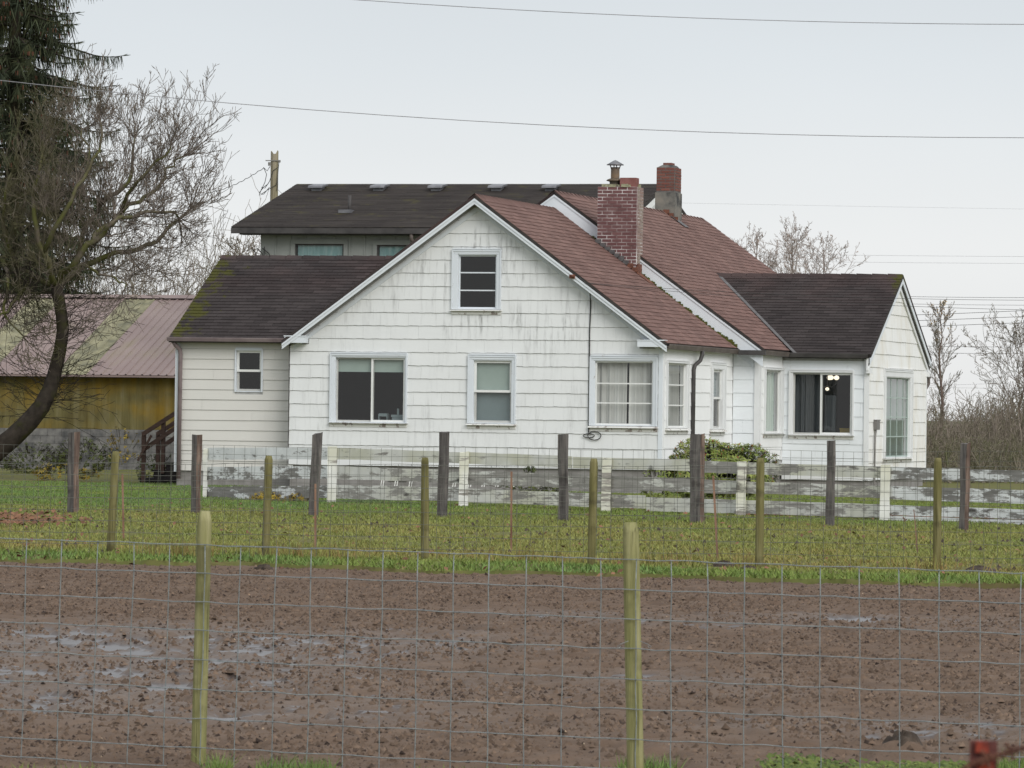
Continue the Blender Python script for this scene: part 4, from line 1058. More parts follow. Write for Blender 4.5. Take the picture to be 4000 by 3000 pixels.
for i in range(70):               # the tangle in the heart of the crown
    p = zpt(random.gauss(330, 190), random.gauss(680, 200), random.uniform(-1, 1))
    branch(tw, p, Vector((random.uniform(-.8, .8), random.uniform(-.4, .4), random.uniform(-.3, 1))), random.uniform(.6, 1.4), .011, 0, PL)
m.build('trunk', M_bark, tree, True); thick.build('limb', M_limb, tree, True)
tw.build('crown', M_twig, tree, kind='stuff'); suck.build('shoot', M_bark, tree, kind='stuff')

# --- the spruce behind the barn
SY = 146.0
base = at(40, 1500, SY); base.z = -.1
spruce = empty('spruce_tree', base, 'tall dark spruce with drooping twigs at the left edge behind the bare tree', 'tree')
m = MB(); m.tube([(0, 0, 0), (.05, 0, 6), (0, 0, 12), (.05, 0, 20)], [.42, .32, .22, .04], 9); m.build('trunk', M_bark, spruce, True)
bs = Segs(); NV = []; NF = []; NC = []
def spray(p, d, L, wdt, out):
    """a flat needle spray: a narrow ragged strip"""
    d = d.normalized(); sd = d.cross(Vector((random.gauss(0, 1), random.gauss(0, 1), .2))).normalized()
    prev = None; b = len(out[0]); n = 4
    for i in range(n + 1):
        t = i / n; w = wdt * (1 - .75 * t) * random.uniform(.6, 1.25) * (.5 if i == 0 else 1)
        q = p + d * L * t + Vector((0, 0, -.02 * t))
        out[0].append(tuple(q - sd * w)); out[0].append(tuple(q + sd * w))
        if i: out[1].append((b + 2 * i - 2, b + 2 * i - 1, b + 2 * i + 1, b + 2 * i))
def spruce_branch(z, az, L, out):
    d = Vector((math.cos(az), math.sin(az), .12)); p = Vector((0, 0, z)); n = max(6, int(L / .22)); r = .045
    for i in range(n):
        t = i / n; d.z = .12 - .42 * math.sin(min(t * 1.4, 1) * 1.9) + (.55 * max(0, t - .66) / .34)
        d2 = Vector((d.x, d.y, d.z)).normalized(); q = p + d2 * L / n; r1 = .045 * (1 - t) + .008
        bs.add(p, q, r, r1); r = r1
        if t > .12:
            for k in range(18):
                side = random.choice((-1, 1)); sdir = Vector((-math.sin(az) * side, math.cos(az) * side, 0)) * random.uniform(.1, .8) + d2 * random.uniform(.05, .5) + Vector((0, 0, -random.uniform(.7, 2.2)))
                spray(p.lerp(q, random.random()), sdir, random.uniform(.2, .72) * (1 - .35 * t), random.uniform(.009, .019), out)
            for k in range(3):
                side = random.choice((-1, 1)); sdir = Vector((-math.sin(az) * side, math.cos(az) * side, 0)) * .9 + d2 * random.uniform(.4, .9) + Vector((0, 0, random.uniform(-.2, .2)))
                spray(p.lerp(q, random.random()), sdir, random.uniform(.12, .32), .016, out)
        p = q
    for k in range(5): spray(p, d2 + Vector((random.gauss(0, .3), random.gauss(0, .3), random.uniform(-.1, .35))), random.uniform(.15, .32), .018, out)
    return p
z = 3.2
ND = ([], []); cones = Segs()
while z < 19.5:
    R_ = (20.3 - z) * .27 if z > 10 else 2.8 + (10 - z) * .06
    for k in range(5):
        az = random.uniform(0, 6.2832)
        if math.sin(az) > .75 and random.random() < .6: continue
        p_ = spruce_branch(z, az, min(R_, 3.2) * random.uniform(.62, 1.15), ND)
        if z > 8:
            for _ in range(4):
                c_ = Vector((0, 0, z)).lerp(p_, random.uniform(.5, 1.0)) + Vector((random.gauss(0, .1), random.gauss(0, .1), -.25)); cones.add(c_, c_ + Vector((0, 0, -.13)), .022, .012)
    z += .145
for zz, L_b, az in ((12.6, 3.3, .15), (11.6, 3.0, -.1), (14.6, 2.6, .2), (10.3, 3.1, .1), (7.9, 3.9, -.15), (6.9, 3.6, .1)): spruce_branch(zz, az, L_b, ND)
s = NT('spruce_needles', .8, .2)
M_needle = s.out(s.vary(s.ramp(s.noise(1.2, 4), [(.3, (.028, .038, .024, 1)), (.55, (.046, .054, .026, 1)), (.8, (.078, .074, .024, 1))]), .35))
for i in range(12000):
    zz = 3 + 16.5 * random.random(); Rm = min((20.3 - zz) * .27 if zz > 10 else 2.9, 3.1) * 1.0; rr = Rm * math.sqrt(random.random()); az = random.uniform(0, 6.2832)
    if math.sin(zz * 9 + az * 3) < -.25: continue
    spray(Vector((rr * math.cos(az), rr * math.sin(az), zz)), Vector((random.gauss(0, .35), random.gauss(0, .35), -1)), random.uniform(.2, .65), random.uniform(.012, .024), ND)
mesh_np('crown', ND[0], ND[1], M_needle, spruce, kind='stuff')
bs.build('branch', M_bark, spruce, kind='stuff')
cones.build('cone', noisy('cone_brown', S(92, 58, 46), S(120, 80, 62), 8), spruce, kind='stuff')

# --- bare trees further off
def bare_tree(name, label, px, pyb, Y, H, spread, mat, seed, cat='tree', group=None, leader=True, nb=26, start=.3, up=.06, ang=(.45, .95), rm=.009, leaves=None, lean=0):
    random.seed(seed)
    b = at(px, pyb, Y); b.z = -.15
    t = empty(name, b, label, cat, group)
    m = MB(); pts = []; p = Vector((0, 0, 0)); n_ = 10
    for i in range(n_ + 1):
        pts.append(Vector((lean * i / n_ + random.gauss(0, .05), random.gauss(0, .05), H * (.92 if leader else .55) * i / n_)))
    r0 = .011 * H + .012
    m.tube(pts, [r0 * (1 - .88 * i / n_) for i in range(n_ + 1)], 7); m.build('trunk', M_fartrunk, t, True)
    sg = Segs(); PP = dict(n=[6, 5, 4, 3], wob=[.06, .09, .12, .16], up=[up, up * 1.2, up * 1.2, up], tap=.7, first=[1, 0, 0, 0], kids=[1, 1, 1, 1], prob=[.95, .9, .75, 0], ang=ang, ratio=[.55, .5, .5, .5], rmin=rm)
    tips = []
    for k in range(nb):
        f = start + (1 - start) * (k / nb) ** .9; i = f * n_; a = pts[min(int(i), n_ - 1)].lerp(pts[min(int(i) + 1, n_)], i - int(i))
        az = random.uniform(0, 6.2832); w = spread * (math.sin(math.pi * min(1, .12 + .88 * (f - start) / (1 - start))) ** .6 + .12)
        el_ = random.uniform(.55, 1.15); d = Vector((math.cos(az) * math.cos(el_), math.sin(az) * math.cos(el_), math.sin(el_)))
        branch(sg, a, d, w * random.uniform(.75, 1.2), r0 * .34 * (1 - .6 * f), 0, PP)
    sg.build('crown', mat, t, kind='stuff')
    if leaves:
        vs = []; fs = []
        cand = [b_ for b_ in sg.b if b_[2] > H * leaves[1]]
        for c in random.sample(cand, min(leaves[0], len(cand))):
            c = Vector(c); k = len(vs); a_ = Vector((random.gauss(0, 1), random.gauss(0, 1), random.gauss(0, 1))).normalized() * leaves[2]; b_ = a_.cross(Vector((random.gauss(0, 1), random.gauss(0, 1), 1))).normalized() * leaves[2]
            vs += [tuple(c), tuple(c + a_), tuple(c + a_ + b_), tuple(c + b_)]; fs.append((k, k + 1, k + 2, k + 3))
        mesh_np('leaf', vs, fs, leaves[3], t, kind='stuff')
    return t
M_leafy = noisy('last_leaves', S(150, 126, 92), S(184, 160, 118), 3)
M_leafb = noisy('brown_leaves', S(130, 108, 92), S(150, 126, 108), 3)
bare_tree('poplar_tree', 'slender upright tree with a few yellowish leaves right of the gable end', 3672, 1700, 165, 6.0, .85, M_farbrown, 5, nb=40, start=.22, rm=.005, up=.10, ang=(.35, .7), leaves=(170, .72, .04, M_leafy))
bare_tree('bare_tree', 'leftmost of the bare treetops showing above the right wing ridge', 2955, 1600, 190, 9.3, 1.5, M_far, 8, nb=30, start=.4, rm=.0065, leaves=(25, .8, .05, M_leafb))
bare_tree('bare_tree', 'middle one of the bare treetops above the right wing ridge', 3090, 1600, 195, 9.8, 1.7, M_far, 14, nb=30, start=.4, rm=.0065, leaves=(20, .8, .05, M_leafb))
bare_tree('bare_tree', 'broad rounded bare treetop furthest right above the wing ridge', 3205, 1600, 188, 8.9, 2.1, M_far, 21, nb=34, start=.35, rm=.0065, ang=(.5, 1.0), leaves=(20, .8, .05, M_leafb))
bare_tree('bare_tree', 'wide bare tree cut off by the right edge of the picture', 3995, 1700, 150, 4.3, 2.0, M_farbrown, 33, nb=30, start=.25, rm=.006, ang=(.5, 1.0))
bare_tree('birch_tree', 'thin pale bare tree behind the broken pole left of the grey building', 1080, 1600, 165, 8.6, 1.1, M_far, 44, nb=34, start=.3, rm=.009)
bare_tree('bare_tree', 'bushy bare tree between the leaning tree and the grey building', 930, 1600, 160, 7.6, 1.5, M_farbrown, 52, nb=40, start=.15, rm=.008)
# thickets: uncountable stems
def thicket(name, x0, x1, Yr, H, n, mat, seed, label, dens=1.0):
    random.seed(seed); sg = Segs()
    PP = dict(n=[6, 5, 4], wob=[.12, .18, .22], up=[.03, .03, .0], tap=.75, first=[0, 0, 0], kids=[1, 1, 1], prob=[.95, .8, 0], ang=(.35, .95), ratio=[.55, .5, .5], rmin=.007)
    for i in range(n):
        Y = random.uniform(*Yr); px = random.uniform(x0, x1); b = at(px, 1700, Y); b.z = -.15
        t = (px - x0) / (x1 - x0); h = H(t) * random.uniform(.45, 1.05)
        branch(sg, b, Vector((random.gauss(0, .3), random.gauss(0, .3), 1)), h * 1.05, random.uniform(.02, .05), 0, PP)
    o = sg.build(name, mat, None, kind='stuff'); tag(o, label, 'thicket'); return o
thicket('thicket', 260, 1000, (150, 172), lambda t: 7.4 - 2.2 * abs(t - .5), 230, M_farbrown, 61, 'tangled mass of bare brown bushes behind the pink barn roof')
thicket('thicket', 3560, 4750, (140, 175), lambda t: min(1.6 + 2.0 * t, 2.5), 620, M_farbrown, 62, 'tangled brown bare thicket right of the farmhouse')
thicket('bramble_patch', 3560, 4750, (122, 140), lambda t: 1.0, 640, mat_bark('bramble_stem', S(104, 97, 86), S(130, 121, 108), (.115, .12, .06, 1), .5), 63, 'low dense brown brambles in front of the thicket at the right')
thicket('hedgerow', -200, 4200, (200, 235), lambda t: 2.6, 800, M_farbrown, 64, 'distant low hedgerow closing the horizon behind the buildings')
random.seed(99)
# broken utility pole
pb = at(1060, 1600, 150); pb.z = -.1
pole = empty('utility_pole', pb, 'broken off mossy wooden pole with dangling wires behind the grey building', 'pole')
def zp(x, y): return at(900 + x / 2.212, 560 + y / 2.212, 150) - pb
m = MB(); tz = zp(358, 85).z; n_ = 10; R0 = .118
bot = [(R0 * 1.15 * math.cos(k * .6283), R0 * 1.15 * math.sin(k * .6283), -.2) for k in range(10)]; top = [(R0 * math.cos(k * .6283) + .0, R0 * math.sin(k * .6283), tz + (.10 if k in (0, 5, 4, 6, 9) else -.03) * random.uniform(.3, 1)) for k in range(10)]
m.add(bot + top + [(0, 0, tz - .12)], [(k, (k + 1) % 10, (k + 1) % 10 + 10, k + 10) for k in range(10)] + [(10 + k, 10 + (k + 1) % 10, 20) for k in range(10)])
m.build('pole', noisy('old_pole', S(104, 98, 72), S(138, 130, 108), 5, (1, 1, .1), c3=S(150, 142, 124)), pole)
m = MB(); m.bar(zp(305, 150) + Vector((0, -.12, 0)), zp(425, 152) + Vector((0, -.12, 0)), .03, .03); m.tube([zp(423, 165), zp(423, 145)], .045, 6); m.tube([zp(340, 165) + Vector((0, -.14, 0)), zp(340, 195) + Vector((0, -.14, 0))], .05, 6); m.build('bracket', M_box, pole)
m = MB()
for P_ in ([(423, 160), (416, 220), (410, 300), (400, 360), (330, 400), (270, 440), (250, 430), (290, 380), (330, 350)], [(290, 212), (315, 270), (300, 340), (270, 400), (250, 450), (290, 440), (340, 380)], [(410, 210), (370, 240), (340, 330), (300, 390), (270, 380)], [(405, 300), (412, 360), (404, 410)], [(288, 210), (320, 240), (345, 200)]):
    m.tube([zp(*q) + Vector((0, -.14, 0)) for q in P_], .011, 5, False)
m.build('loose_wire', M_cable, pole)

# ------------------------------------------------------------------ overhead wires
M_wirefar = noisy('weathered_wire', S(120, 120, 122), S(140, 140, 142), 3)
def wire(pts, Y, r, label, cat='wire', mat=None, grp=None):
    mat = mat or (M_cable if r > .0065 else M_wirefar); r = r * (.95 if r > .0065 else .75)
    """pts: points along the sagging wire, (px, py)"""
    ps = [at(x, y, Y if not hasattr(Y, '__len__') else Y[0] + (Y[1] - Y[0]) * (x - pts[0][0]) / (pts[-1][0] - pts[0][0])) for x, y in pts]
    n_ = 24; out = []
    xs = np.array([p.x for p in ps]); t = np.linspace(0, 1, n_ + 1)
    deg = min(len(ps) - 1, 2); tt = (xs - xs[0]) / (xs[-1] - xs[0])
    cx_, cy_, cz_ = (np.polyfit(tt, [p[i] for p in ps], deg) for i in range(3))
    out = [(np.polyval(cx_, q), np.polyval(cy_, q), np.polyval(cz_, q)) for q in (t * 1.75 - .35 if len(pts) > 3 else t * 1.6)]
    m = MB(); m.tube(out, r, 5); return tag(m.build('overhead_wire', mat), label, cat)
D = 1.8083
wire([(620 * D, -12 * D), (1107 * D, 22 * D), (1660 * D, 43 * D), (2300 * D, 53 * D)], 40, .0042, 'highest wire, crossing the top right corner of the sky')
wire([(-60 * D, 168 * D), (480 * D, 219 * D), (1107 * D, 268 * D), (1660 * D, 290 * D), (2300 * D, 297 * D)], 40, .0042, 'long sagging wire crossing the whole sky from left to right')
def zw4(x, y): return (3000 + x / 2.212, 1050 + y / 2.212)
def zw2(x, y): return (2700 + x / 1.7015, 750 + y / 1.7015)
for (p, q), lab, r in (
    ((zw2(-800, 58), zw2(2400, 116)), 'faint lone wire just under the second chimney top, running right', .004),
    ((zw2(380, 411), zw2(2400, 430)), 'upper of the two wires passing the bare treetops', .006),
    ((zw2(460, 458), zw2(2400, 476)), 'lower of the two wires passing the bare treetops', .006),
    ((zw4(1100, 238), zw4(2400, 249)), 'first wire below the right wing peak', .008),
    ((zw4(1100, 301), zw4(2400, 315)), 'third wire below the right wing peak', .007),
    ((zw4(1150, 402), zw4(2400, 352)), 'top one of three wires rising to the right beside the gable', .010),
    ((zw4(1150, 452), zw4(2400, 403)), 'middle one of three wires rising to the right beside the gable', .010),
    ((zw4(1150, 502), zw4(2400, 456)), 'bottom one of three wires rising to the right beside the gable', .010),
    ((zw4(1250, 666), zw4(2400, 676)), 'upper of two level wires behind the slender tree trunk', .008),
    ((zw4(1250, 723), zw4(2400, 734)), 'lower of two level wires behind the slender tree trunk', .008),
    ((zw4(1350, 1008), zw4(2400, 975)), 'upper faint wire just above the brown thicket', .006),
    ((zw4(1350, 1022), zw4(2400, 1035)), 'lower faint wire just above the brown thicket', .006)):
    mid = ((p[0] + q[0]) / 2, (p[1] + q[1]) / 2 + 1.5); wire([p, mid, q], 180, r, lab)
bk = HM @ Vector((hw(2290, 1108, -.34)))
for (dy, lab) in ((0, 'upper service wire from the front gable bracket passing before the wing gable'), (26, 'lower service wire from the front gable bracket passing before the wing gable')):
    ps = [bk, at(2700, 1128 + dy * .5, 100), at(3250, 1160 + dy, 100), at(3560, 1168 + dy, 100), at(4200, 1172 + dy * 1.6, 99.5)]
    xs = np.array([p.x for p in ps]); tt = (xs - xs[0]) / (xs[-1] - xs[0]); cf = [np.polyfit(tt, [p[i] for p in ps], 2) for i in range(3)]
    m = MB(); m.tube([tuple(np.polyval(c_, q) for c_ in cf) for q in np.linspace(0, 1.5, 30)], .0045, 5); tag(m.build('service_wire', M_cable), lab, 'wire')
m = MB(); ps = [zp(288, 212) + pb, zp(0, 360) + pb, at(800, 757, 150)]
m.tube([ps[0].lerp(ps[2], t) + Vector((.012 * math.sin(t * 60), 0, -.35 * math.sin(math.pi * t) * .35 + .012 * math.cos(t * 60))) for t in np.linspace(0, 1, 60)], .010, 5); tag(m.build('service_wire', M_cable), 'twisted wire sloping down left from the broken pole to the bare tree', 'wire')
# ------------------------------------------------------------------ ground
def edgeY(x):                     # far edge of the mud, where the grass begins
    return 47.55 - .44 * x - .012 * x * x + .20 * np.sin(x * 1.7) + .12 * np.sin(x * 4.3 + 1) + .06 * np.sin(x * 11)
def nearY(x): return 20.85 - .33 * x
# mud
gx = np.arange(-8.5, 8.5, .029); gy = np.concatenate([np.arange(17.5, 30, .028), np.arange(30, 54, .044)])
MX, MY = np.meshgrid(gx, gy)
big = fbm(MX * .9, MY * .55, 3, 3); med = fbm(MX * 3.6, MY * 2.6, 9, 4, .6); clod = fbm(MX * 9, MY * 9, 21, 3, .6); pit = fbm(MX * 5.0, MY * 3.4, 33, 2)
zone = np.maximum(sst(.6, -1.0, MX - .5 * np.sin(MY * .6)) * sst(23.0, 25.0, MY) * sst(37.5, 33, MY), .9 * sst(1.9, .7, np.abs(MY - 37.4 + .10 * MX)) * sst(-.8, 1.0, MX))
zone = np.maximum(zone, .62 * sst(2.2, .8, np.abs(MY - 28.2)) * sst(-2, -.5, MX) * sst(2.4, 1.0, MX))
zone = np.maximum(zone, .55 * sst(1.3, .5, np.abs(MY - 25.2 + .2 * MX)) * sst(.2, 1.4, MX))
zone = zone * (.55 + .6 * sst(.35, .62, fbm(MX * .8, MY * .5, 77, 3)))
fine = fbm(MX * 17, MY * 14, 41, 3, .6)
rough = .75 + .55 * zone
hgt = (big - .5) * .022 + (med - .5) * .050 * rough + (clod - .5) * .042 * rough + (fine - .5) * .022 * rough - sst(.58, .72, pit) * .032 * rough
pud = fbm(MX * 2.6, MY * 1.5, 63, 3, .55)
pud = .3 * pud + .7 * fbm(MX * 6.0, MY * 2.9, 64, 3)
wm = sst(.593, .633, pud * .62 + zone * .27 + (.5 - clod) * .60 + (.5 - med) * .50)
wet = wm * sst(.15, .3, zone)
wl = (big - .5) * .022 - .010
hgt = hgt * (1 - .86 * wet) + wl * .86 * wet
hgt = hgt - .004 - sst(-.8, .2, MY - edgeY(MX)) * .05
for (x_, y_, r_, h_) in ((gnd(3517, 2950).x, gnd(3517, 2950).y, .13, .085),):
    hgt += h_ * np.exp(-((MX - x_) ** 2 + (MY - y_) ** 2) / r_ ** 2) * (.7 + .8 * clod)
nx, ny = len(gx), len(gy)
idx = (np.arange(ny - 1)[:, None] * nx + np.arange(nx - 1)[None, :]).ravel()
FQ = np.stack([idx, idx + 1, idx + nx + 1, idx + nx], 1)
s = NT('mud', .9, .12)
at_ = s.n('Attribute', attribute_name='wet')
co_ = s.co()
c = s.ramp(s.noise(2.2, 6), [(.28, (.094, .064, .046, 1)), (.52, (.127, .088, .064, 1)), (.76, (.162, .116, .086, 1))])
bits = s.mrange(s.noise(26, 4, (1, 1.0, 1), .7), .60, .70); c = s.mix(s.math('MULTIPLY', bits, .8), c, (.030, .022, .018, 1))  # dark flecks: organic bits, plus shade of small pits painted into the colour
straw = s.mrange(s.noise(34, 3, (1, .8, 1), off=(4, 2, 0)), .68, .75); c = s.mix(s.math('MULTIPLY', straw, .45), c, (.27, .20, .13, 1))
zn = s.n('Attribute', attribute_name='zone').outputs['Fac']; wt_ = at_.outputs['Fac']
c = s.mix(s.math('MULTIPLY', zn, .35), c, (.112, .090, .074, 1))
sp_ = s.mrange(zn, 0, 1, .10, .32); s.l(s.math('ADD', sp_, s.math('MULTIPLY', wt_, .2)), s.b.inputs['Specular IOR Level'])
wt = at_.outputs['Fac']
c = s.mix(wt, c, (.075, .062, .058, 1))
r_ = s.math('ADD', s.mrange(zn, 0, 1, .88, .62), s.math('MULTIPLY', wt, -.25)); s.l(r_, s.b.inputs['Roughness'])
bn = s.n('Bump'); bn.inputs['Distance'].default_value = .012; s.l(s.noise(40, 4, rough=.65), bn.inputs['Height']); s.l(s.mrange(wt, 0, 1, .7, .0), bn.inputs['Strength']); s.l(bn.outputs[0], s.b.inputs['Normal'])
M_mud = s.out(c)
mud = mesh_np('mud_field', np.stack([MX, MY, hgt], 2).reshape(-1, 3), FQ, M_mud, None, True, kind='structure')
for nm, ar in (('wet', wet), ('zone', zone)):
    a_ = mud.data.attributes.new(nm, 'FLOAT', 'POINT'); a_.data.foreach_set('value', ar.ravel().astype(np.float32))

# loose clods and bits standing on the mud
def clods(name, n_, rng_s, hs, mat, label, yr=(19.3, 49)):
    y = yr[0] + (yr[1] - yr[0]) * NR.uniform(0, 1, n_); x = NR.uniform(-1, 1, n_) * (y * .1053 * 1.05 + 1.4); k = (y < edgeY(x) - .1); x, y = x[k], y[k]
    ix = np.clip(((x - gx[0]) / (gx[1] - gx[0])).astype(int), 0, len(gx) - 1); iy = np.clip(np.searchsorted(gy, y), 0, len(gy) - 1)
    dry = (wet[iy, ix] < .9) & (NR.uniform(0, 1, len(x)) < .30 + .9 * sst(.35, .6, fbm(x * 1.1, y * .7, 15, 3))); x, y, ix, iy = x[dry], y[dry], ix[dry], iy[dry]; m_ = len(x); z = hgt[iy, ix]
    r = NR.uniform(*rng_s, m_) * NR.uniform(.6, 1.3, m_); h = r * NR.uniform(*hs, m_); a0 = NR.uniform(0, 6.28, m_)
    V = np.zeros((m_, 6, 3))
    for q in range(5):
        rr = r * NR.uniform(.6, 1.25, m_); V[:, q] = np.stack([x + rr * np.cos(a0 + q * 1.2566), y + rr * np.sin(a0 + q * 1.2566) * .8, z - .006], 1)
    V[:, 5] = np.stack([x + NR.normal(0, .3, m_) * r, y + NR.normal(0, .3, m_) * r, z + h], 1)
    b = (np.arange(m_) * 6)[:, None]; Fc = np.concatenate([b + np.array([[q, (q + 1) % 5, 5]]) for q in range(5)])
    return tag(mesh_np(name, V.reshape(-1, 3), Fc, mat, None, True, kind='stuff'), label, 'clods')
s = NT('clod', .9, .1); M_clod = s.out(s.vary(s.ramp(s.noise(9, 3), [(.3, (.084, .058, .042, 1)), (.55, (.127, .089, .065, 1)), (.8, (.168, .121, .088, 1))]), .35))
s = NT('dark_bit', .9, .1); M_bit = s.out(s.vary(s.ramp(s.noise(9, 3), [(.3, (.032, .023, .019, 1)), (.7, (.066, .047, .038, 1))]), .35))
s = NT('pale_bit', .9, .1); M_pale = s.out(s.vary(s.ramp(s.noise(9, 3), [(.3, (.22, .15, .10, 1)), (.7, (.34, .27, .19, 1))]), .3))
clods('mud_clods', 120000, (.009, .024), (.4, .9), M_clod, 'small brown clods of churned mud all over the field')
clods('dark_bits', 40000, (.006, .019), (.3, .7), M_bit, 'dark wet crumbs scattered over the churned mud')
clods('pale_bits', 2600, (.004, .010), (.3, .7), M_pale, 'pale straw bits lying on the mud')
# grass ground
def gzn(Y): return -.11 * sst(80, 96, Y)
def lawn_h(x, y):
    return gzn(y) + (fbm(x * 1.3, y * .9, 51, 3) - .5) * .05 + .016 + .02 * sst(0, 1.0, y - edgeY(x)) * sst(4, 1.5, y - edgeY(x))
lx = np.arange(-16, 15, .16); ly = np.arange(44, 128, .22)
LX, LY = np.meshgrid(lx, ly); LZ = lawn_h(LX, LY) - .5 * sst(.10, -.12, LY - edgeY(LX))
nx, ny = len(lx), len(ly); idx = (np.arange(ny - 1)[:, None] * nx + np.arange(nx - 1)[None, :]).ravel()
s = NT('turf_soil', .95, .1)
M_soil = s.out(s.ramp(s.noise(1.5, 5), [(.3, (.11, .090, .042, 1)), (.5, (.12, .118, .040, 1)), (.7, (.09, .11, .032, 1))]))
mesh_np('lawn', np.stack([LX, LY, LZ], 2).reshape(-1, 3), np.stack([idx, idx + 1, idx + nx + 1, idx + nx], 1), M_soil, None, True, kind='structure')
M_field = noisy('far_field', (.060, .075, .024, 1), (.10, .095, .04, 1), .08)
m = MB(); m.add([(-900, -60, -.17), (900, -60, -.17), (900, 2000, -.17), (-900, 2000, -.17)], [(0, 1, 2, 3)]); m.build('ground', M_field, kind='structure')

# blades
def mat_grass(name):
    s = NT(name, .75, .2); g = s.n('Attribute', attribute_name='tone').outputs['Fac']
    c = s.ramp(g, [(0, (.24, .13, .06, 1)), (.18, (.24, .185, .07, 1)), (.38, (.232, .225, .068, 1)), (.6, (.190, .212, .060, 1)), (.8, (.150, .205, .048, 1)), (1, (.118, .190, .055, 1))])
    return s.out(s.vary(c, .18))
M_grass = mat_grass('grass_blade')
def blades(name, xy, hgt_, wid, tone, zf, lean=.5, label='', quad=False):
    n_ = len(xy); a = NR.uniform(0, 6.2832, n_); l = NR.normal(0, lean, n_) * hgt_
    z0 = zf(xy[:, 0], xy[:, 1]); dx, dy = np.cos(a), np.sin(a)
    V = np.zeros((n_, 3, 3))
    V[:, 0] = np.stack([xy[:, 0] - dx * wid, xy[:, 1] - dy * wid, z0], 1); V[:, 1] = np.stack([xy[:, 0] + dx * wid, xy[:, 1] + dy * wid, z0], 1)
    V[:, 2] = np.stack([xy[:, 0] + l, xy[:, 1] + NR.normal(0, lean, n_) * hgt_, z0 + hgt_], 1)
    o = mesh_np(name, V.reshape(-1, 3), np.arange(n_ * 3).reshape(-1, 3), M_grass, None, False, kind='stuff')
    t_ = o.data.attributes.new('tone', 'FLOAT', 'POINT'); t_.data.foreach_set('value', np.repeat(np.clip(tone, 0, 1), 3).astype(np.float32))
    return tag(o, label, 'grass')
n_ = 380000
u = NR.uniform(0, 1, n_); gy_ = 43 + (106 - 43) * u ** 1.15; gx_ = NR.uniform(-1, 1, n_) * (gy_ * .1053 * 1.06 + 2.0)
ed = gy_ - edgeY(gx_); k = (ed > -.35 + .9 * (fbm(gx_ * 3.1, gx_ * 0 + 2, 121, 4) - .3)) ; gx_, gy_, ed = gx_[k], gy_[k], ed[k]
strip = sst(2.6, .6, ed); pn = fbm(gx_ * .8, gy_ * .28, 81, 4, .6); pn2 = fbm(gx_ * 2.4, gy_ * .9, 91, 3)
far = sst(68, 75, gy_ + .5 * gx_)
left = sst(1.5, -3.5, gx_)
mid = sst(2.2, 3.6, ed) * sst(7.5, 4.5, ed)
tone = .56 + .30 * strip + (pn - .5) * .48 + far * (.16 + .22 * left) + (pn2 - .5) * .26 - mid * .16
tone = np.where(NR.uniform(0, 1, len(tone)) < .05 + .07 * (1 - far) * (1 - strip), tone - .25, tone)
patch = sst(.60, .70, pn2) * (1 - strip) * (1 - .6 * far)
keep = NR.uniform(0, 1, len(tone)) > patch * .75
hh = NR.uniform(.015, .045, len(tone)) * (1 + .7 * strip * sst(1.2, .3, ed) + .7 * mid * (pn > .5)) * (.55 + .45 * (1 - patch)) * (.65 + .35 * sst(0, .5, ed))
hh = np.maximum(hh, .014)
blades('grass', np.stack([gx_, gy_], 1)[keep], hh[keep], NR.uniform(.006, .013, keep.sum()), tone[keep], lawn_h, .55, 'short patchy green and brown pasture grass between the mud and the house')
# taller tufts along the wire fence and under the planks
pts, hs, tn = [], [], []
for i in range(150):
    x = random.uniform(-5.2, 5.2); Y = 49.6 - .22 * x + random.gauss(0, .25)
    if fbm(np.array([x * .9]), np.array([0.]), 5, 3)[0] < .45: continue
    k = random.randint(8, 22); pts += [(x + random.gauss(0, .09), Y + random.gauss(0, .09)) for _ in range(k)]; hs += [random.uniform(.08, .24) for _ in range(k)]; tn += [random.choice((.12, .2, .3, .42, .5)) for _ in range(k)]
blades('tall_grass', np.array(pts), np.array(hs), np.full(len(pts), .006), np.array(tn), lawn_h, .3, 'taller dry grass stems along the foot of the thin green wire fence')
# near tufts at the foot of the front fence
mudz = lambda x, y: np.full_like(x, -.01)
pts, hs, tn = [], [], []
def nearpts(x0, x1, n, h, tone, py=3010, sp=.05):
    for i in range(n):
        p = gnd(random.uniform(x0, x1), py); x, y = p.x + random.gauss(0, .01), p.y + random.uniform(-.6, .35) * (sp * 10)
        pts.append((x, y)); hs.append(h * random.uniform(.4, 1.1)); tn.append(tone + random.uniform(-.12, .15))
nearpts(815, 900, 160, .10, .85); nearpts(1010, 1300, 420, .075, .95); nearpts(2420, 2640, 260, .09, .95); nearpts(-50, 420, 160, .04, .7); nearpts(1560, 2400, 120, .035, .7); nearpts(2900, 4050, 700, .055, .8, 3030); nearpts(3850, 4050, 140, .12, .85, 3020)
blades('grass_tuft', np.array(pts), np.array(hs), np.full(len(pts), .0032), np.array(tn), mudz, .45, 'green grass tufts growing at the foot of the nearest wire fence')
# clover mat at the lower right
vs, fs = [], []
def disc(c, r, nrm):
    nrm = nrm.normalized(); a = nrm.orthogonal().normalized(); b = nrm.cross(a); k = len(vs)
    for i in range(6): vs.append(tuple(c + (a * math.cos(i * 1.047) + b * math.sin(i * 1.047)) * r * (1 if i % 3 else .75)))
    fs.append(tuple(range(k, k + 6)))
for i in range(9000):
    px = 2950 + 1150 * random.random() ** .75; p = gnd(px, 2985 + random.uniform(-1, 1) * 8)
    t = (px - 2950) / 1100; dens = .5 + .5 * math.sin(px * .011) ; h = random.random() * (.02 + .055 * max(0, math.sin((px - 2900) * .0062 )) * (.4 + .6 * dens)) 
    if random.random() > .35 + .6 * dens: continue
    disc(Vector((p.x, p.y - random.uniform(0, 1.1), -.01 + h)), random.uniform(.006, .014), Vector((random.gauss(0, .6), -.6 + random.gauss(0, .5), 1)))
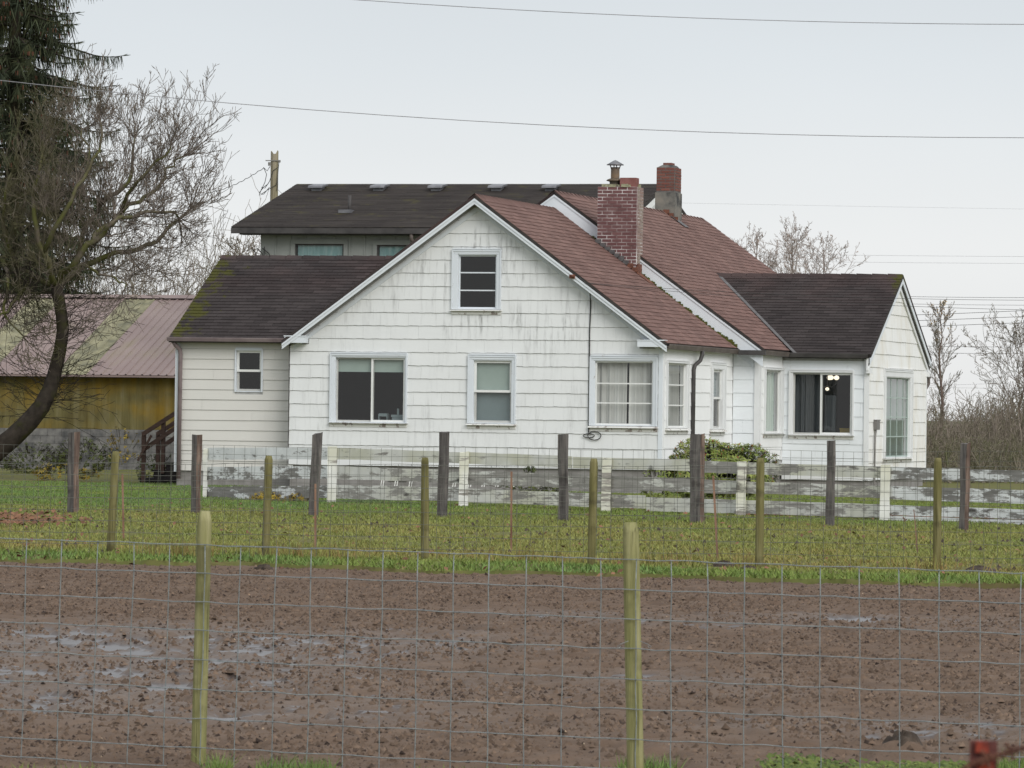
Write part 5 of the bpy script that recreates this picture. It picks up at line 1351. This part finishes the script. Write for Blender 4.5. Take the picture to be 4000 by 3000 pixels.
s = NT('clover_leaf', .7, .25); M_clover = s.out(s.vary(s.ramp(s.noise(9, 3), [(.3, (.045, .075, .016, 1)), (.6, (.105, .135, .030, 1)), (.85, (.20, .20, .075, 1))]), .3))
tag(mesh_np('clover', vs, fs, M_clover, kind='stuff'), 'low clover mat along the bottom right under the front fence', 'clover')
# leaves on the ground
def leaves(name, n, fpos, mat, size, label):
    vs2, fs2 = [], []
    for i in range(n):
        c = fpos(); nr = Vector((random.gauss(0, .5), random.gauss(0, .5) - .4, 1)).normalized(); a = nr.orthogonal().normalized(); a = Matrix.Rotation(random.uniform(0, 6.28), 3, nr) @ a; b = nr.cross(a); k = len(vs2); r = size * random.uniform(.6, 1.3)
        vs2 += [tuple(c - a * r), tuple(c + b * r * .55 + nr * r * .15), tuple(c + a * r), tuple(c - b * r * .55 + nr * r * .15)]; fs2.append((k, k + 1, k + 2, k + 3))
    return tag(mesh_np(name, vs2, fs2, mat, kind='stuff'), label, 'leaves')
s = NT('fallen_leaf', .8, .2); M_leaf = s.out(s.vary(s.ramp(s.noise(5, 2), [(.3, (.12, .060, .038, 1)), (.6, (.19, .10, .058, 1)), (.8, (.26, .16, .09, 1))]), .35))
def pos_l():
    p = gnd(random.gauss(60, 130), random.gauss(2040, 12)); p.z = float(lawn_h(np.array([p.x]), np.array([p.y]))[0]) + random.uniform(.01, .06); return p
leaves('fallen_leaves', 520, pos_l, M_leaf, .045, 'reddish brown fallen leaves heaped in the grass at the left edge')
def pos_l2():
    Y = random.uniform(46, 80); x = random.uniform(-1, 1) * Y * .106; p = Vector((x, Y, 0)); p.z = float(lawn_h(np.array([x]), np.array([Y]))[0]) + random.uniform(.02, .05); return p
leaves('scattered_leaves', 320, pos_l2, M_leaf, .035, 'single brown leaves scattered over the pasture')
def pos_l3():
    p = gnd(random.uniform(2950, 3950), 1); return p
def molehill(px, py, r, label):
    p = gnd(px, py); n_ = 18; vs2 = []; fs2 = []
    for j in range(7):
        for i in range(n_):
            a = i / n_ * 6.2832; rr = r * (1 - j / 6) * (1 + .25 * math.sin(3 * a + px) + random.uniform(-.1, .1)); vs2.append((rr * math.cos(a), rr * math.sin(a) * 1.2, r * .42 * math.sin(j / 6 * 1.57) + random.uniform(-.012, .012) - .02 * (j == 0)))
    for j in range(6):
        for i in range(n_): fs2.append((j * n_ + i, j * n_ + (i + 1) % n_, (j + 1) * n_ + (i + 1) % n_, (j + 1) * n_ + i))
    m = MB(); m.add(vs2, fs2); o = m.build('molehill', M_dirt, None, True); o.location = (p.x, p.y, float(lawn_h(np.array([p.x]), np.array([p.y]))[0]) - .01); o['group'] = 'molehills in the grass'; return tag(o, label, 'molehill', 'molehills in the grass')
M_dirt = noisy('dark_dirt', (.028, .020, .015, 1), (.075, .055, .04, 1), 14, bump=.6)
molehill(2832, 2226, .16, 'wider of the two dark molehills left of a green post'); molehill(2925, 2236, .11, 'smaller dark molehill touching the wider one'); molehill(3822, 2250, .20, 'flat dark molehill near the right end of the grass strip'); molehill(1035, 2225, .10, 'small dark molehill just right of the nearest left post'); molehill(3180, 2112, .10, 'little dark dirt heap in the middle of the pasture right of centre')

dy_ = NR.uniform(47, 72, 420); dx_ = NR.uniform(-1, 1, 420) * (dy_ * .108); kk = (dy_ > edgeY(dx_) + 1.2) & (fbm(dx_ * .7, dy_ * .3, 71, 3) > .47); dx_, dy_ = dx_[kk], dy_[kk]; m_ = len(dx_); r_d = NR.uniform(.015, .05, m_); V = np.zeros((m_, 6, 3)); z_ = lawn_h(dx_, dy_)
for q in range(5): V[:, q] = np.stack([dx_ + r_d * NR.uniform(.6, 1.3, m_) * math.cos(q * 1.2566), dy_ + r_d * math.sin(q * 1.2566), z_ - .005], 1)
V[:, 5] = np.stack([dx_, dy_, z_ + r_d * .75 + .012], 1); b = (np.arange(m_) * 6)[:, None]
tag(mesh_np('dirt_lumps', V.reshape(-1, 3), np.concatenate([b + np.array([[q, (q + 1) % 5, 5]]) for q in range(5)]), M_dirt, None, True, kind='stuff'), 'small dark lumps of dirt strewn over the pasture grass', 'dirt')
molehill(3525, 2946, .125, 'lumpy dark mound of mud at the lower right, in front of the clover'); m_ = bpy.data.objects['molehill.005']; m_.location.z = .0; m_.scale = (1, 1, 1.9)
# ------------------------------------------------------------------ fences
def mat_post(name, c1, c2, c3, stain=None):
    s = NT(name, .9, .2); c = s.ramp(s.noise(5, 5, (5, 5, .45)), [(.25, c1), (.5, c2), (.75, c3)])
    if stain: c = s.mix(s.mrange(s.noise(3.5, 5, (1.2, 1.2, 1.6)), .54, .68, 0, .55), c, stain)
    c = s.mix(s.mrange(s.noise(11, 4, (5, 5, .12), off=(3, 1, 0)), .60, .68, 0, .7), c, [v * .45 for v in c1[:3]] + [1])
    s.bump(s.noise(14, 4, (5, 5, .25)), .7, .015); return s.out(s.vary(c, .06, 'objr'))
M_postg = mat_post('treated_green_post', S(114, 114, 70), S(140, 138, 94), S(162, 157, 120), S(88, 84, 58))
M_poststake = mat_post('mossy_stake', S(88, 85, 52), S(110, 105, 68), S(132, 126, 92), S(62, 56, 42))
M_split = mat_post('split_grey_post', S(72, 68, 66), S(98, 94, 92), S(128, 122, 116), S(54, 50, 48))
M_splitr = mat_post('red_cedar_face', S(70, 58, 53), S(102, 86, 78), S(142, 124, 112), S(62, 57, 54))
M_wire = noisy('galvanised_wire', S(112, 120, 122), S(138, 144, 143), 30, rough=.5, metal=.2)
M_wireg = noisy('dull_wire', S(84, 86, 80), S(108, 108, 100), 20, rough=.6)
def post_mesh(p0, p1, r, mat, parent, n=12, chamfer=True, rag=.0):
    m = MB(); d = p1 - p0; t = [0, .2, .4, .6, .8, .965, 1.0] if chamfer else [0, .25, .5, .75, 1]
    rd = [r * (1.03 - .05 * x + random.uniform(-rag, rag)) for x in t]
    if chamfer: rd[-1] = r * .72
    m.tube([p0 + d * x for x in t], rd, n); return m.build('post', mat, parent, True)
# 1 nearest: welded mesh on round green posts
f1 = empty('wire_fence', gnd(2000, 3040), 'nearest welded wire mesh fence with two round pale green posts', 'fence')
o1 = f1.location.copy()
A1 = Vector((-2.26, 21.66, 0)); B1 = Vector((2.15, 20.19, 0)); fn = (B1 - A1).cross(Vector((0, 0, 1))).normalized()
def f1p(px, py, off=0):
    r = ray(px, py); t = (A1 + fn * off - CP).dot(fn) / r.dot(fn); return CP + r * t - o1
tops = [-175, -36, 103, 242.5, 383.6, 524.7, 663, 802, 941.4, 1079.8, 1218, 1357, 1496, 1634, 1773, 1912, 2054.5, 2200, 2349, 2486, 2623, 2765, 2907, 3055, 3202.6, 3358, 3511, 3668, 3825.5, 3988, 4150]
bots = [-195, -56, 82, 217, 353.8, 493.8, 635, 776, 911.6, 1055, 1196, 1336, 1476, 1615.6, 1756.6, 1900, 2041.5, 2190.7, 2338, 2482, 2619, 2762, 2906, 3056.5, 3205.7, 3361.7, 3514.5, 3670, 3827, 3979, 4140]
rl = [2102.7, 2211, 2320, 2428, 2542, 2656, 2770, 2880, 2952, 3050]; rm_ = [2170.5, 2287, 2401, 2516.7, 2634.5, 2751, 2869.4, 2985.5, 3075, 3170]; rr_ = [2238.7, 2358, 2478, 2594, 2716, 2836, 2956, 3075, 3170, 3270]
def rowy(k, x):
    a, b, c = rl[k], rm_[k], rr_[k]; t = (x) / 2021.
    return a + (b - a) * t if t < 1 else b + (c - b) * (t - 1) * 2021 / 1979
tops = [tops[0] - 139 * k for k in range(6, 0, -1)] + tops + [tops[-1] + 162 * k for k in range(1, 13)]; bots = [bots[0] - 139 * k for k in range(6, 0, -1)] + bots + [bots[-1] + 161 * k for k in range(1, 13)]
for k in range(10):
    m = MB(); m.tube([f1p(x, rowy(k, x) + random.uniform(-2.2, 2.2) + 3 * math.sin((x / 139.) * 3.14) * .5) for x in range(-1010, 6094, 70)], .0023, 5); m.build('line_wire', M_wire, f1, True)
for i, (a, b) in enumerate(zip(tops, bots)):
    m = MB(); y0, y1 = rowy(0, a) - 4, rowy(9, b)
    m.tube([f1p(a + (b - a) * t + random.uniform(-3, 3), y0 + (y1 - y0) * t, -.004) for t in np.linspace(0, 1, 9)], .0023, 5); m.build('stay_wire', M_wire, f1, True)
for (tx, ty, bx, by, wpx) in ((800, 1996, 770, 3180, 58), (2463, 2040, 2486, 3200, 64)):
    p0, p1 = f1p(bx, by, -.045), f1p(tx, ty, -.045); p0.z = min(p0.z, -o1.z - .1); post_mesh(p0, p1, wpx / 2 / 19000 * 21.0 * 1.02, M_postg, f1, 14)
for (x, y, s_) in ((2415, 2512, -1), (2540, 2512, 1)):    # tie wire ends
    m = MB(); m.tube([f1p(x - 40 * s_, y - 8, .02), f1p(x - 10 * s_, y + 4, .05), f1p(x + 5 * s_, y + 14, .04), f1p(x - 2 * s_, y + 20, .05), f1p(x - 10 * s_, y + 12, .04)], .0014, 4, False); m.build('tie_wire', M_wire, f1)
# 2 middle fence: thin mossy stakes
f2 = empty('wire_fence', gnd(2000, 2214), 'middle wire mesh fence on thin mossy stakes at the edge of the mud', 'fence')
o2 = f2.location.copy()
g2 = lambda px: gnd(px, 2178 + (px) * .0165)
stakes = [(452, 1763, 429, 2172), (1050, 1780, 1036, 2190), (1660, 1787, 1660, 2198), (2320, 1791, 2309, 2222), (2971, 1788, 2966, 2232), (3664, 1788, 3660, 2238), (-170, 1760, -190, 2166), (4360, 1790, 4358, 2250)]
for tx, ty, bx, by in stakes:
    b = gnd(bx, by); t = at(tx, ty, b.y); b.z -= .1; post_mesh(b - o2, t - o2, .042, M_poststake, f2, 9, True, .05)
m2 = MB()
xs2 = np.arange(-940, 4900, 52.); 
def f2p(px, k, n=8):
    b = g2(px); top = 1808 + .0048 * px + 3 * math.sin(px * .011); bot = 2163 + .0175 * px
    if px > 3650: top += 0
    return at(px, top + (bot - top) * k / n, b.y + .06) - o2
for k in range(9):
    m = MB(); m.tube([f2p(x, k) + Vector((0, 0, random.uniform(-.004, .004))) for x in np.arange(-940, 4900, 104)], .0023, 4); m.build('line_wire', M_wireg, f2)
for x in xs2:
    lean = -14 * (1 - (x + 160) / 4300)
    m = MB(); m.tube([f2p(x, 0), f2p(x + lean * .5 + random.uniform(-2, 2), 4), f2p(x + lean, 8)], .0021, 4); m.build('stay_wire', M_wireg, f2)
M_steel = noisy('rusty_steel', S(104, 74, 60), S(140, 112, 94), 8, (1, 1, .3))
for (tx, ty, bx, by) in ((1998, 1842, 1997, 2165), (2786, 1858, 2806, 2195), (478, 1850, 484, 2110), (1232, 1890, 1232, 2150), (3570, 1990, 3586, 2165)):
    b = gnd(bx, by); t = at(tx, ty, b.y); m = MB(); m.bar(b - o2 - Vector((0, 0, .1)), t - o2, .022 if tx != 3570 else .008, .022 if tx != 3570 else .008, up=(0, 1, 0)); m.bar(b - o2 + Vector((0, .015, 0)), t - o2 + Vector((0, .015, 0)), .008, .03, up=(0, 1, 0)); m.build('steel_stake', M_steel, f2)
# 3 far fence: split posts
f3 = empty('wire_fence', gnd(2000, 2030), 'far wire mesh fence on thick split grey posts, one end reddish', 'fence')
o3 = f3.location.copy()
split = [(290, 1690, 284, 2008, 46, 1), (770, 1700, 762, 2012, 40, 1), (1241, 1693, 1222, 2022, 40, 0), (1736, 1686, 1727, 2026, 40, 0), (2200, 1698, 2201, 2042, 40, 0), (2725, 1696, 2722, 2048, 58, 2), (3248, 1722, 3240, 2062, 34, 0), (3772, 1731, 3764, 2078, 38, 1), (-190, 1688, -196, 1998, 42, 0), (4290, 1738, 4284, 2088, 40, 0)]
for tx, ty, bx, by, wpx, kind in split:
    b = gnd(bx, by); t = at(tx, ty, b.y); sc = b.y / 19000; w = wpx * sc / 2; dp = w * 1.0; m = MB()
    sp = .42 if kind == 2 else (.12 if kind == 1 else .55)     # x of the front edge between the two faces
    rings = []
    for q in (0, .25, .5, .75, 1):
        c_ = (b + (t - b) * q) - o3; j = lambda: random.uniform(-.008, .008)
        if q == 0: c_.z -= .1
        tz_ = (0 if q < 1 else 1)
        rings.append([c_ + Vector((-w + j(), .02 + j(), tz_ * random.uniform(-.03, .02))), c_ + Vector((w * sp + j(), -dp * .7 + j(), tz_ * random.uniform(-.02, .02))), c_ + Vector((w + j(), -dp * .2 + j(), tz_ * random.uniform(-.01, .03))), c_ + Vector((w * .6 + j(), dp + j(), 0)), c_ + Vector((-w * .6 + j(), dp + j(), 0))])
    vs3 = [p for r in rings for p in r]
    for i in range(4):
        for k in range(5): m.add([rings[i][k], rings[i][(k + 1) % 5], rings[i + 1][(k + 1) % 5], rings[i + 1][k]], [(0, 1, 2, 3)], 1 if (k == 1) else 0)
    m.add(rings[4], [(0, 1, 2, 3, 4)]); m.build('post', [M_split, M_splitr if kind else M_split], f3)
g3y = lambda px: 70.9 - .00108 * px
def f3p(px, k, n=8):
    Y = g3y(px) + .1; top = 1736 + .0125 * (px - 0) * .62 + 4 * math.sin(px * .006); b = 2003 + .0195 * px
    return at(px, top + (b - top) * k / n, Y) - o3
for k in range(9):
    m = MB(); m.tube([f3p(x, k) for x in np.arange(-940, 4900, 104)], .0023, 4); m.build('line_wire', M_wireg, f3)
for x in np.arange(-929, 4900, 41.):
    m = MB(); m.tube([f3p(x, 0), f3p(x - 4, 4), f3p(x - 8 + 6 * x / 4000, 8)], .0021, 4); m.build('stay_wire', M_wireg, f3)
# 4 white plank fence
pf_ = empty('plank_fence', gnd(2000, 1990), 'white plank fence with badly peeling paint in front of the house', 'fence')
o4 = pf_.location.copy()
def mat_plank(name, paint, wood, amount, green=0.):
    s = NT(name, .85, .2)
    f = s.noise(2.2, 7, (.42, 1, 3.4), .72, off=(0, 0, 0)); r = s.objr()
    g = s.math('ADD', f, s.mrange(r, 0, 1, -.09, .09)); k = s.mrange(g, .5 - amount, .53 - amount + .02)
    w_ = s.ramp(s.noise(3, 5, (.5, 1, 8)), [(.3, [v * .62 for v in wood[:3]] + [1]), (.7, wood)])
    p_ = s.ramp(s.noise(4, 4), [(.3, [v * .8 for v in paint[:3]] + [1]), (.7, paint)])
    if green: p_ = s.mix(s.mrange(s.noise(1.2, 3, off=(7, 0, 0)), .4, .6, 0, green), p_, (.42, .41, .22, 1))
    c = s.mix(k, w_, p_); c = s.mix(s.mrange(s.noise(2.2, 6, (.7, 1, 2), off=(1, 5, 2)), .62, .70, 0, .85), c, (.055, .05, .045, 1))
    s.bump(k, .2, .004); return s.out(c)
M_plank = mat_plank('peeling_plank', (.72, .72, .68, 1), (.34, .325, .30, 1), .10, .4)
M_plankw = mat_plank('white_plank', (.80, .82, .82, 1), (.28, .27, .255, 1), .055)
M_plankg = mat_plank('bare_plank', (.70, .70, .67, 1), (.38, .365, .34, 1), .04, .25)
M_ppost = mat_plank('peeling_post', (.74, .75, .72, 1), (.34, .32, .29, 1), .13, .4)
pbase = lambda px: gnd(px, 1950 + (px - 800) * .0325)
pposts = [(800, 1752, 16), (1295, 1745, 36), (1810, 1766, 36), (2366, 1792, 36), (2893, 1801, 36), (3454, 1818, 36), (4060, 1838, 36), (4640, 1858, 36)]
for x, ty, wpx in pposts:
    b = pbase(x); t = at(x + 4, ty, b.y); w = wpx * b.y / 19000 / 2; m = MB(); R_ = []
    for q in (0, .2, .5, .8, 1):
        c_ = b + (t - b) * q - o4; j = lambda: random.uniform(-.007, .007)
        R_.append([c_ + Vector((sx_ * w + j(), sy_ * .06 + j(), (random.uniform(-.02, .02) if q == 1 else 0))) for sx_, sy_ in ((-1, -1), (1, -1), (1, 1), (-1, 1))])
    for i in range(4):
        for k in range(4): m.add([R_[i][k], R_[i][(k + 1) % 4], R_[i + 1][(k + 1) % 4], R_[i + 1][k]], [(0, 1, 2, 3)])
    m.add(R_[4], [(0, 1, 2, 3)]); m.build('post', M_ppost, pf_)
def plank(xa, xb, ya, yb, h0, mat, rag=3, split_=False):
    """a plank between two pixels columns; ya, yb = top edge there, h0 = height in pixels"""
    m = MB(); n_ = 9; tp_, bt = [], []
    for i in range(n_ + 1):
        q = i / n_; x = xa + (xb - xa) * q; Y = pbase(x).y + .075; y = ya + (yb - ya) * q
        tp_.append(at(x, y + random.uniform(-rag, rag) * .4, Y) - o4); bt.append(at(x, y + h0 + random.uniform(-rag, rag) * .5, Y) - o4)
    off = Vector((0, .035, 0))
    for i in range(n_):
        m.add([tp_[i], tp_[i + 1], bt[i + 1], bt[i], tp_[i] + off, tp_[i + 1] + off, bt[i + 1] + off, bt[i] + off], [(0, 3, 2, 1), (4, 5, 6, 7), (0, 1, 5, 4), (3, 7, 6, 2)] + ([(0, 4, 7, 3)] if i == 0 else []) + ([(1, 2, 6, 5)] if i == n_ - 1 else []))
    m.build('plank', mat, pf_)
for args in ((806, 1296, 1749, 1748, 47, M_plankw), (1298, 1812, 1748, 1766, 45, M_plank), (1813, 2236, 1766, 1782, 46, M_plank), (2238, 2700, 1784, 1795, 45, M_plank), (2702, 2893, 1798, 1806, 46, M_plankg), (2895, 3454, 1806, 1822, 46, M_plank), (3456, 4700, 1822, 1861, 46, M_plankw),
             (806, 1296, 1824, 1820, 50, M_plankw), (1298, 1812, 1820, 1838, 50, M_plankg), (1813, 2366, 1838, 1856, 54, M_plankg), (2368, 2893, 1858, 1878, 52, M_plankg), (2895, 3166, 1880, 1889, 46, M_plankg), (3168, 3456, 1889, 1898, 48, M_plank), (3457, 4700, 1898, 1937, 52, M_plankw),
             (806, 1296, 1902, 1896, 50, M_plankw), (1298, 1812, 1894, 1904, 54, M_plankg), (1813, 2522, 1908, 1936, 52, M_plank), (2524, 2893, 1942, 1952, 54, M_plankg), (2895, 3454, 1954, 1970, 52, M_plankg), (3456, 4700, 1972, 2014, 38, M_plankw), (3456, 4700, 2014, 2054, 30, M_plankw)):
    plank(*args)
for i in range(8):      # white pegs behind the middle gap
    x = (855, 975, 1100, 1478, 1612, 1730, 1848, 1985)[i] / 2.212 + 1100
    for d_ in (0, 9):
        b, t = at(x + d_, 1902, 82.2), at(x + d_ + 5, 1873, 82.2); m = MB(); m.bar(b - o4, t - o4, .016, .016, up=(0, 1, 0)); m.build('peg', M_sash, pf_)

# ------------------------------------------------------------------ rusty post and barbed wire close to the camera
rpY = 5.2
rp = empty('rusty_post', Vector((at(3842, 2890, rpY).x, rpY, 0)), 'blurred rusty red steel post with barbed wire in the bottom right corner', 'post')
ro = rp.location.copy()
M_red = noisy('red_rust_paint', S(80, 40, 34), S(112, 48, 38), 60, c3=S(150, 62, 44))
m = MB(); t = at(3842, 2893, rpY) - ro; hw_ = .0145
m.prism([(-hw_, -.004, 0), (hw_, -.004, 0), (hw_, .004, 0), (-hw_, .004, 0)], (0, 0, t.z)); m.prism([(-.004, .0041, 0), (.004, .0041, 0), (.004, .034, 0), (-.004, .034, 0)], (0, 0, t.z - .01)); m.build('post', noisy('dark_rust', S(78, 48, 46), S(112, 66, 60), 40), rp)
m = MB(); p_ = at(3838, 2918, rpY - .012) - ro; lathe(m, p_.x, 0, [(0, 0), (0, 0)]) if False else m.box((p_.x - .007, -.0115, p_.z - .006), (p_.x + .007, -.0045, p_.z + .006)); m.build('stud', M_red, rp)
m = MB(); p_ = at(3845, 2992, rpY) - ro; m.box((p_.x - .009, -.013, p_.z - .02), (p_.x + .009, -.0045, p_.z + .006)); m.build('stud', M_red, rp)
m = MB(); pts_ = [at(x, y, rpY - .02) - ro for x, y in ((3700, 3060), (3790, 2985), (3850, 2966), (3920, 2945), (3990, 2925), (4080, 2900))]
def twist(off):
    o_ = []
    for i in range(60):
        q = i / 59 * (len(pts_) - 1); k = min(int(q), len(pts_) - 2); c_ = pts_[k].lerp(pts_[k + 1], q - k); o_.append(c_ + Vector((0, .0022 * math.cos(i * .9 + off), .0022 * math.sin(i * .9 + off))))
    return o_
m.tube(twist(0), .0015, 5); m.tube(twist(3.14), .0015, 5); m.build('barbed_wire', M_rust, rp)
m = MB()
for q in ((3945, 2935), (3852, 2965)):
    c_ = at(*q, rpY - .02) - ro
    for a_ in (.6, 2.2, 3.9, 5.3): m.tube([c_ - Vector((.6 * math.cos(a_), .2, math.sin(a_))) * .011, c_ + Vector((math.cos(a_), .3, math.sin(a_))) * .011], [.0013, .0006], 4)
m.build('barb', M_rust, rp)

# ------------------------------------------------------------------ shrub with red buds and plants
def bush(name, label, cx, cy, cz, rx, ry, rz, nleaf, lsize, mat, budmat=None, nb=0, cat='shrub', up=.3, ratio=.32):
    root = empty(name, Vector((cx, cy, 0)), label, cat); vs2, fs2 = [], []
    sg = Segs(); bl = Segs()
    for i in range(nleaf // 9):
        while True:
            d = Vector((random.uniform(-1, 1), random.uniform(-1, 1), random.uniform(-.75, 1)))
            if .35 < d.length < 1: break
        lump = 1 + .16 * math.sin(d.x * 5 + cx) + .12 * math.sin(d.y * 6 + d.z * 4)
        d = d.normalized() * (d.length ** .35) * lump
        tip = Vector((d.x * rx, d.y * ry, cz + d.z * rz)); ax = (d.normalized() + Vector((random.gauss(0, .3), random.gauss(0, .3), up))).normalized()
        sg.add(tip * .72 + Vector((0, 0, cz * .05)), tip, .006, .004)
        if budmat and random.random() < nb: bl.add(tip, tip + ax * lsize * .38, lsize * .10, lsize * .05); bl.add(tip + ax * lsize * .38, tip + ax * lsize * .55, lsize * .05, .001)
        x_ = ax.orthogonal().normalized()
        for k in range(9):
            a_ = k * 2.4 + random.uniform(-.4, .4); out_ = (Matrix.Rotation(a_, 3, ax) @ x_); dr = (out_ + ax * random.uniform(-.5, .7)).normalized(); sd = dr.cross(ax).normalized(); L = lsize * random.uniform(.6, 1.2); w = L * ratio * .5; j = len(vs2); dn = ax * -.12 * L
            vs2 += [tuple(tip), tuple(tip + dr * L * .45 + sd * w), tuple(tip + dr * L + dn), tuple(tip + dr * L * .45 - sd * w)]; fs2.append((j, j + 1, j + 2, j + 3))
    mesh_np('foliage', vs2, fs2, mat, root, kind='stuff'); sg.build('stem', M_bark, root, kind='stuff')
    if bl.a: bl.build('bud', budmat, root, kind='stuff')
    return root
def mat_leafy(name, cs, v=.3):
    s = NT(name, .75, .2); return s.out(s.vary(s.ramp(s.noise(3, 3), cs), v))
M_rhodo = mat_leafy('rhododendron_leaf', [(.3, (.10, .14, .030, 1)), (.5, (.19, .23, .055, 1)), (.75, (.30, .31, .12, 1))])
M_bud = noisy('red_bud', S(150, 58, 46), S(186, 90, 70), 6)
c_ = gnd(2825, 1960); c_ = at(2830, 1800, 87); 
bush('rhododendron', 'rounded green shrub with red buds behind the plank fence', c_.x, 89.0, .52, .92, .7, .58, 13000, .085, M_rhodo, M_bud, .22, up=.5)
c_ = at(2560, 1870, 84); bush('climbing_plant', 'small dark green plant poking through the planks left of the red budded shrub', c_.x, 83.5, .35, .32, .25, .30, 700, .06, M_rhodo)
M_weed = mat_leafy('weed_leaf', [(.3, (.035, .050, .014, 1)), (.55, (.07, .085, .022, 1)), (.8, (.11, .12, .03, 1))])
M_yel = mat_leafy('yellow_leaf', [(.3, (.20, .16, .02, 1)), (.55, (.30, .21, .03, 1)), (.8, (.13, .13, .03, 1))])
for (px, py, Y, rx, rz, label, mt, n_) in (
    (2040, 1915, 92, .55, .30, 'dark leafy plant at the foot of the house wall, seen between the planks', M_weed, 700),
    (2150, 1925, 92, .30, .20, 'small dark plant right beside the leafy plant at the house wall', M_weed, 300),
    (2070, 1838, 93, .12, .16, 'thin leafy sprig standing against the white house wall', M_weed, 120),
    (1040, 1958, 82, .35, .10, 'yellow leaved ground plant below the left planks', M_yel, 400),
    (1180, 1963, 82, .25, .09, 'yellow leaved plant beside the first white fence post', M_yel, 300),
    (330, 1790, 118, .9, .45, 'mossy green bush low in front of the barn blocks', M_weed, 1400),
    (120, 1800, 119, 1.0, .40, 'low green bush beside the leaning trunk', M_weed, 1300),
    (610, 1830, 112, .45, .35, 'weedy plant behind the back steps', M_weed, 600),
    (250, 1850, 108, .8, .22, 'yellowish low weeds on the lawn before the barn', M_yel, 500),
    (480, 1745, 124, .5, .5, 'thin yellow leaved bush against the concrete blocks', M_yel, 260)):
    c_ = at(px, py, Y); bush('leafy_plant', label, c_.x, Y, max(c_.z, .05), rx, rx * .8, rz, n_ * 2, .06, mt, cat='plant')
# leftover brown earth bed at the plank fence foot
def pos_bed():
    px = random.uniform(2750, 4100); p = pbase(px) ; p.y += random.uniform(.2, 1.3); p.x += random.gauss(0, .1); p.z = float(lawn_h(np.array([p.x]), np.array([p.y]))[0]) + random.uniform(.03, .10); return p
leaves('leaf_litter', 900, pos_bed, M_leaf, .05, 'dark reddish leaf litter under the right half of the plank fence')
# things lying about
m = MB(); m.box((-.08, -.02, 0), (.05, .03, .02)); m.add([(-.1, 0, .012), (.1, -.03, .02), (.07, .05, .03), (-.06, .05, .02)], [(0, 1, 2, 3)])

GROUPS = dict(overhead_wire='overhead wires across the sky', service_wire='service wires to the house', bare_tree='bare trees behind the buildings', leafy_plant='leafy plants along the walls', window_blind='window blinds', curtain='curtains in the farmhouse windows', wire_fence='wire mesh fences')
for o in bpy.data.objects:
    b = o.name.split('.')[0]
    if o.parent is None and b in GROUPS and 'label' in o: o['group'] = GROUPS[b]
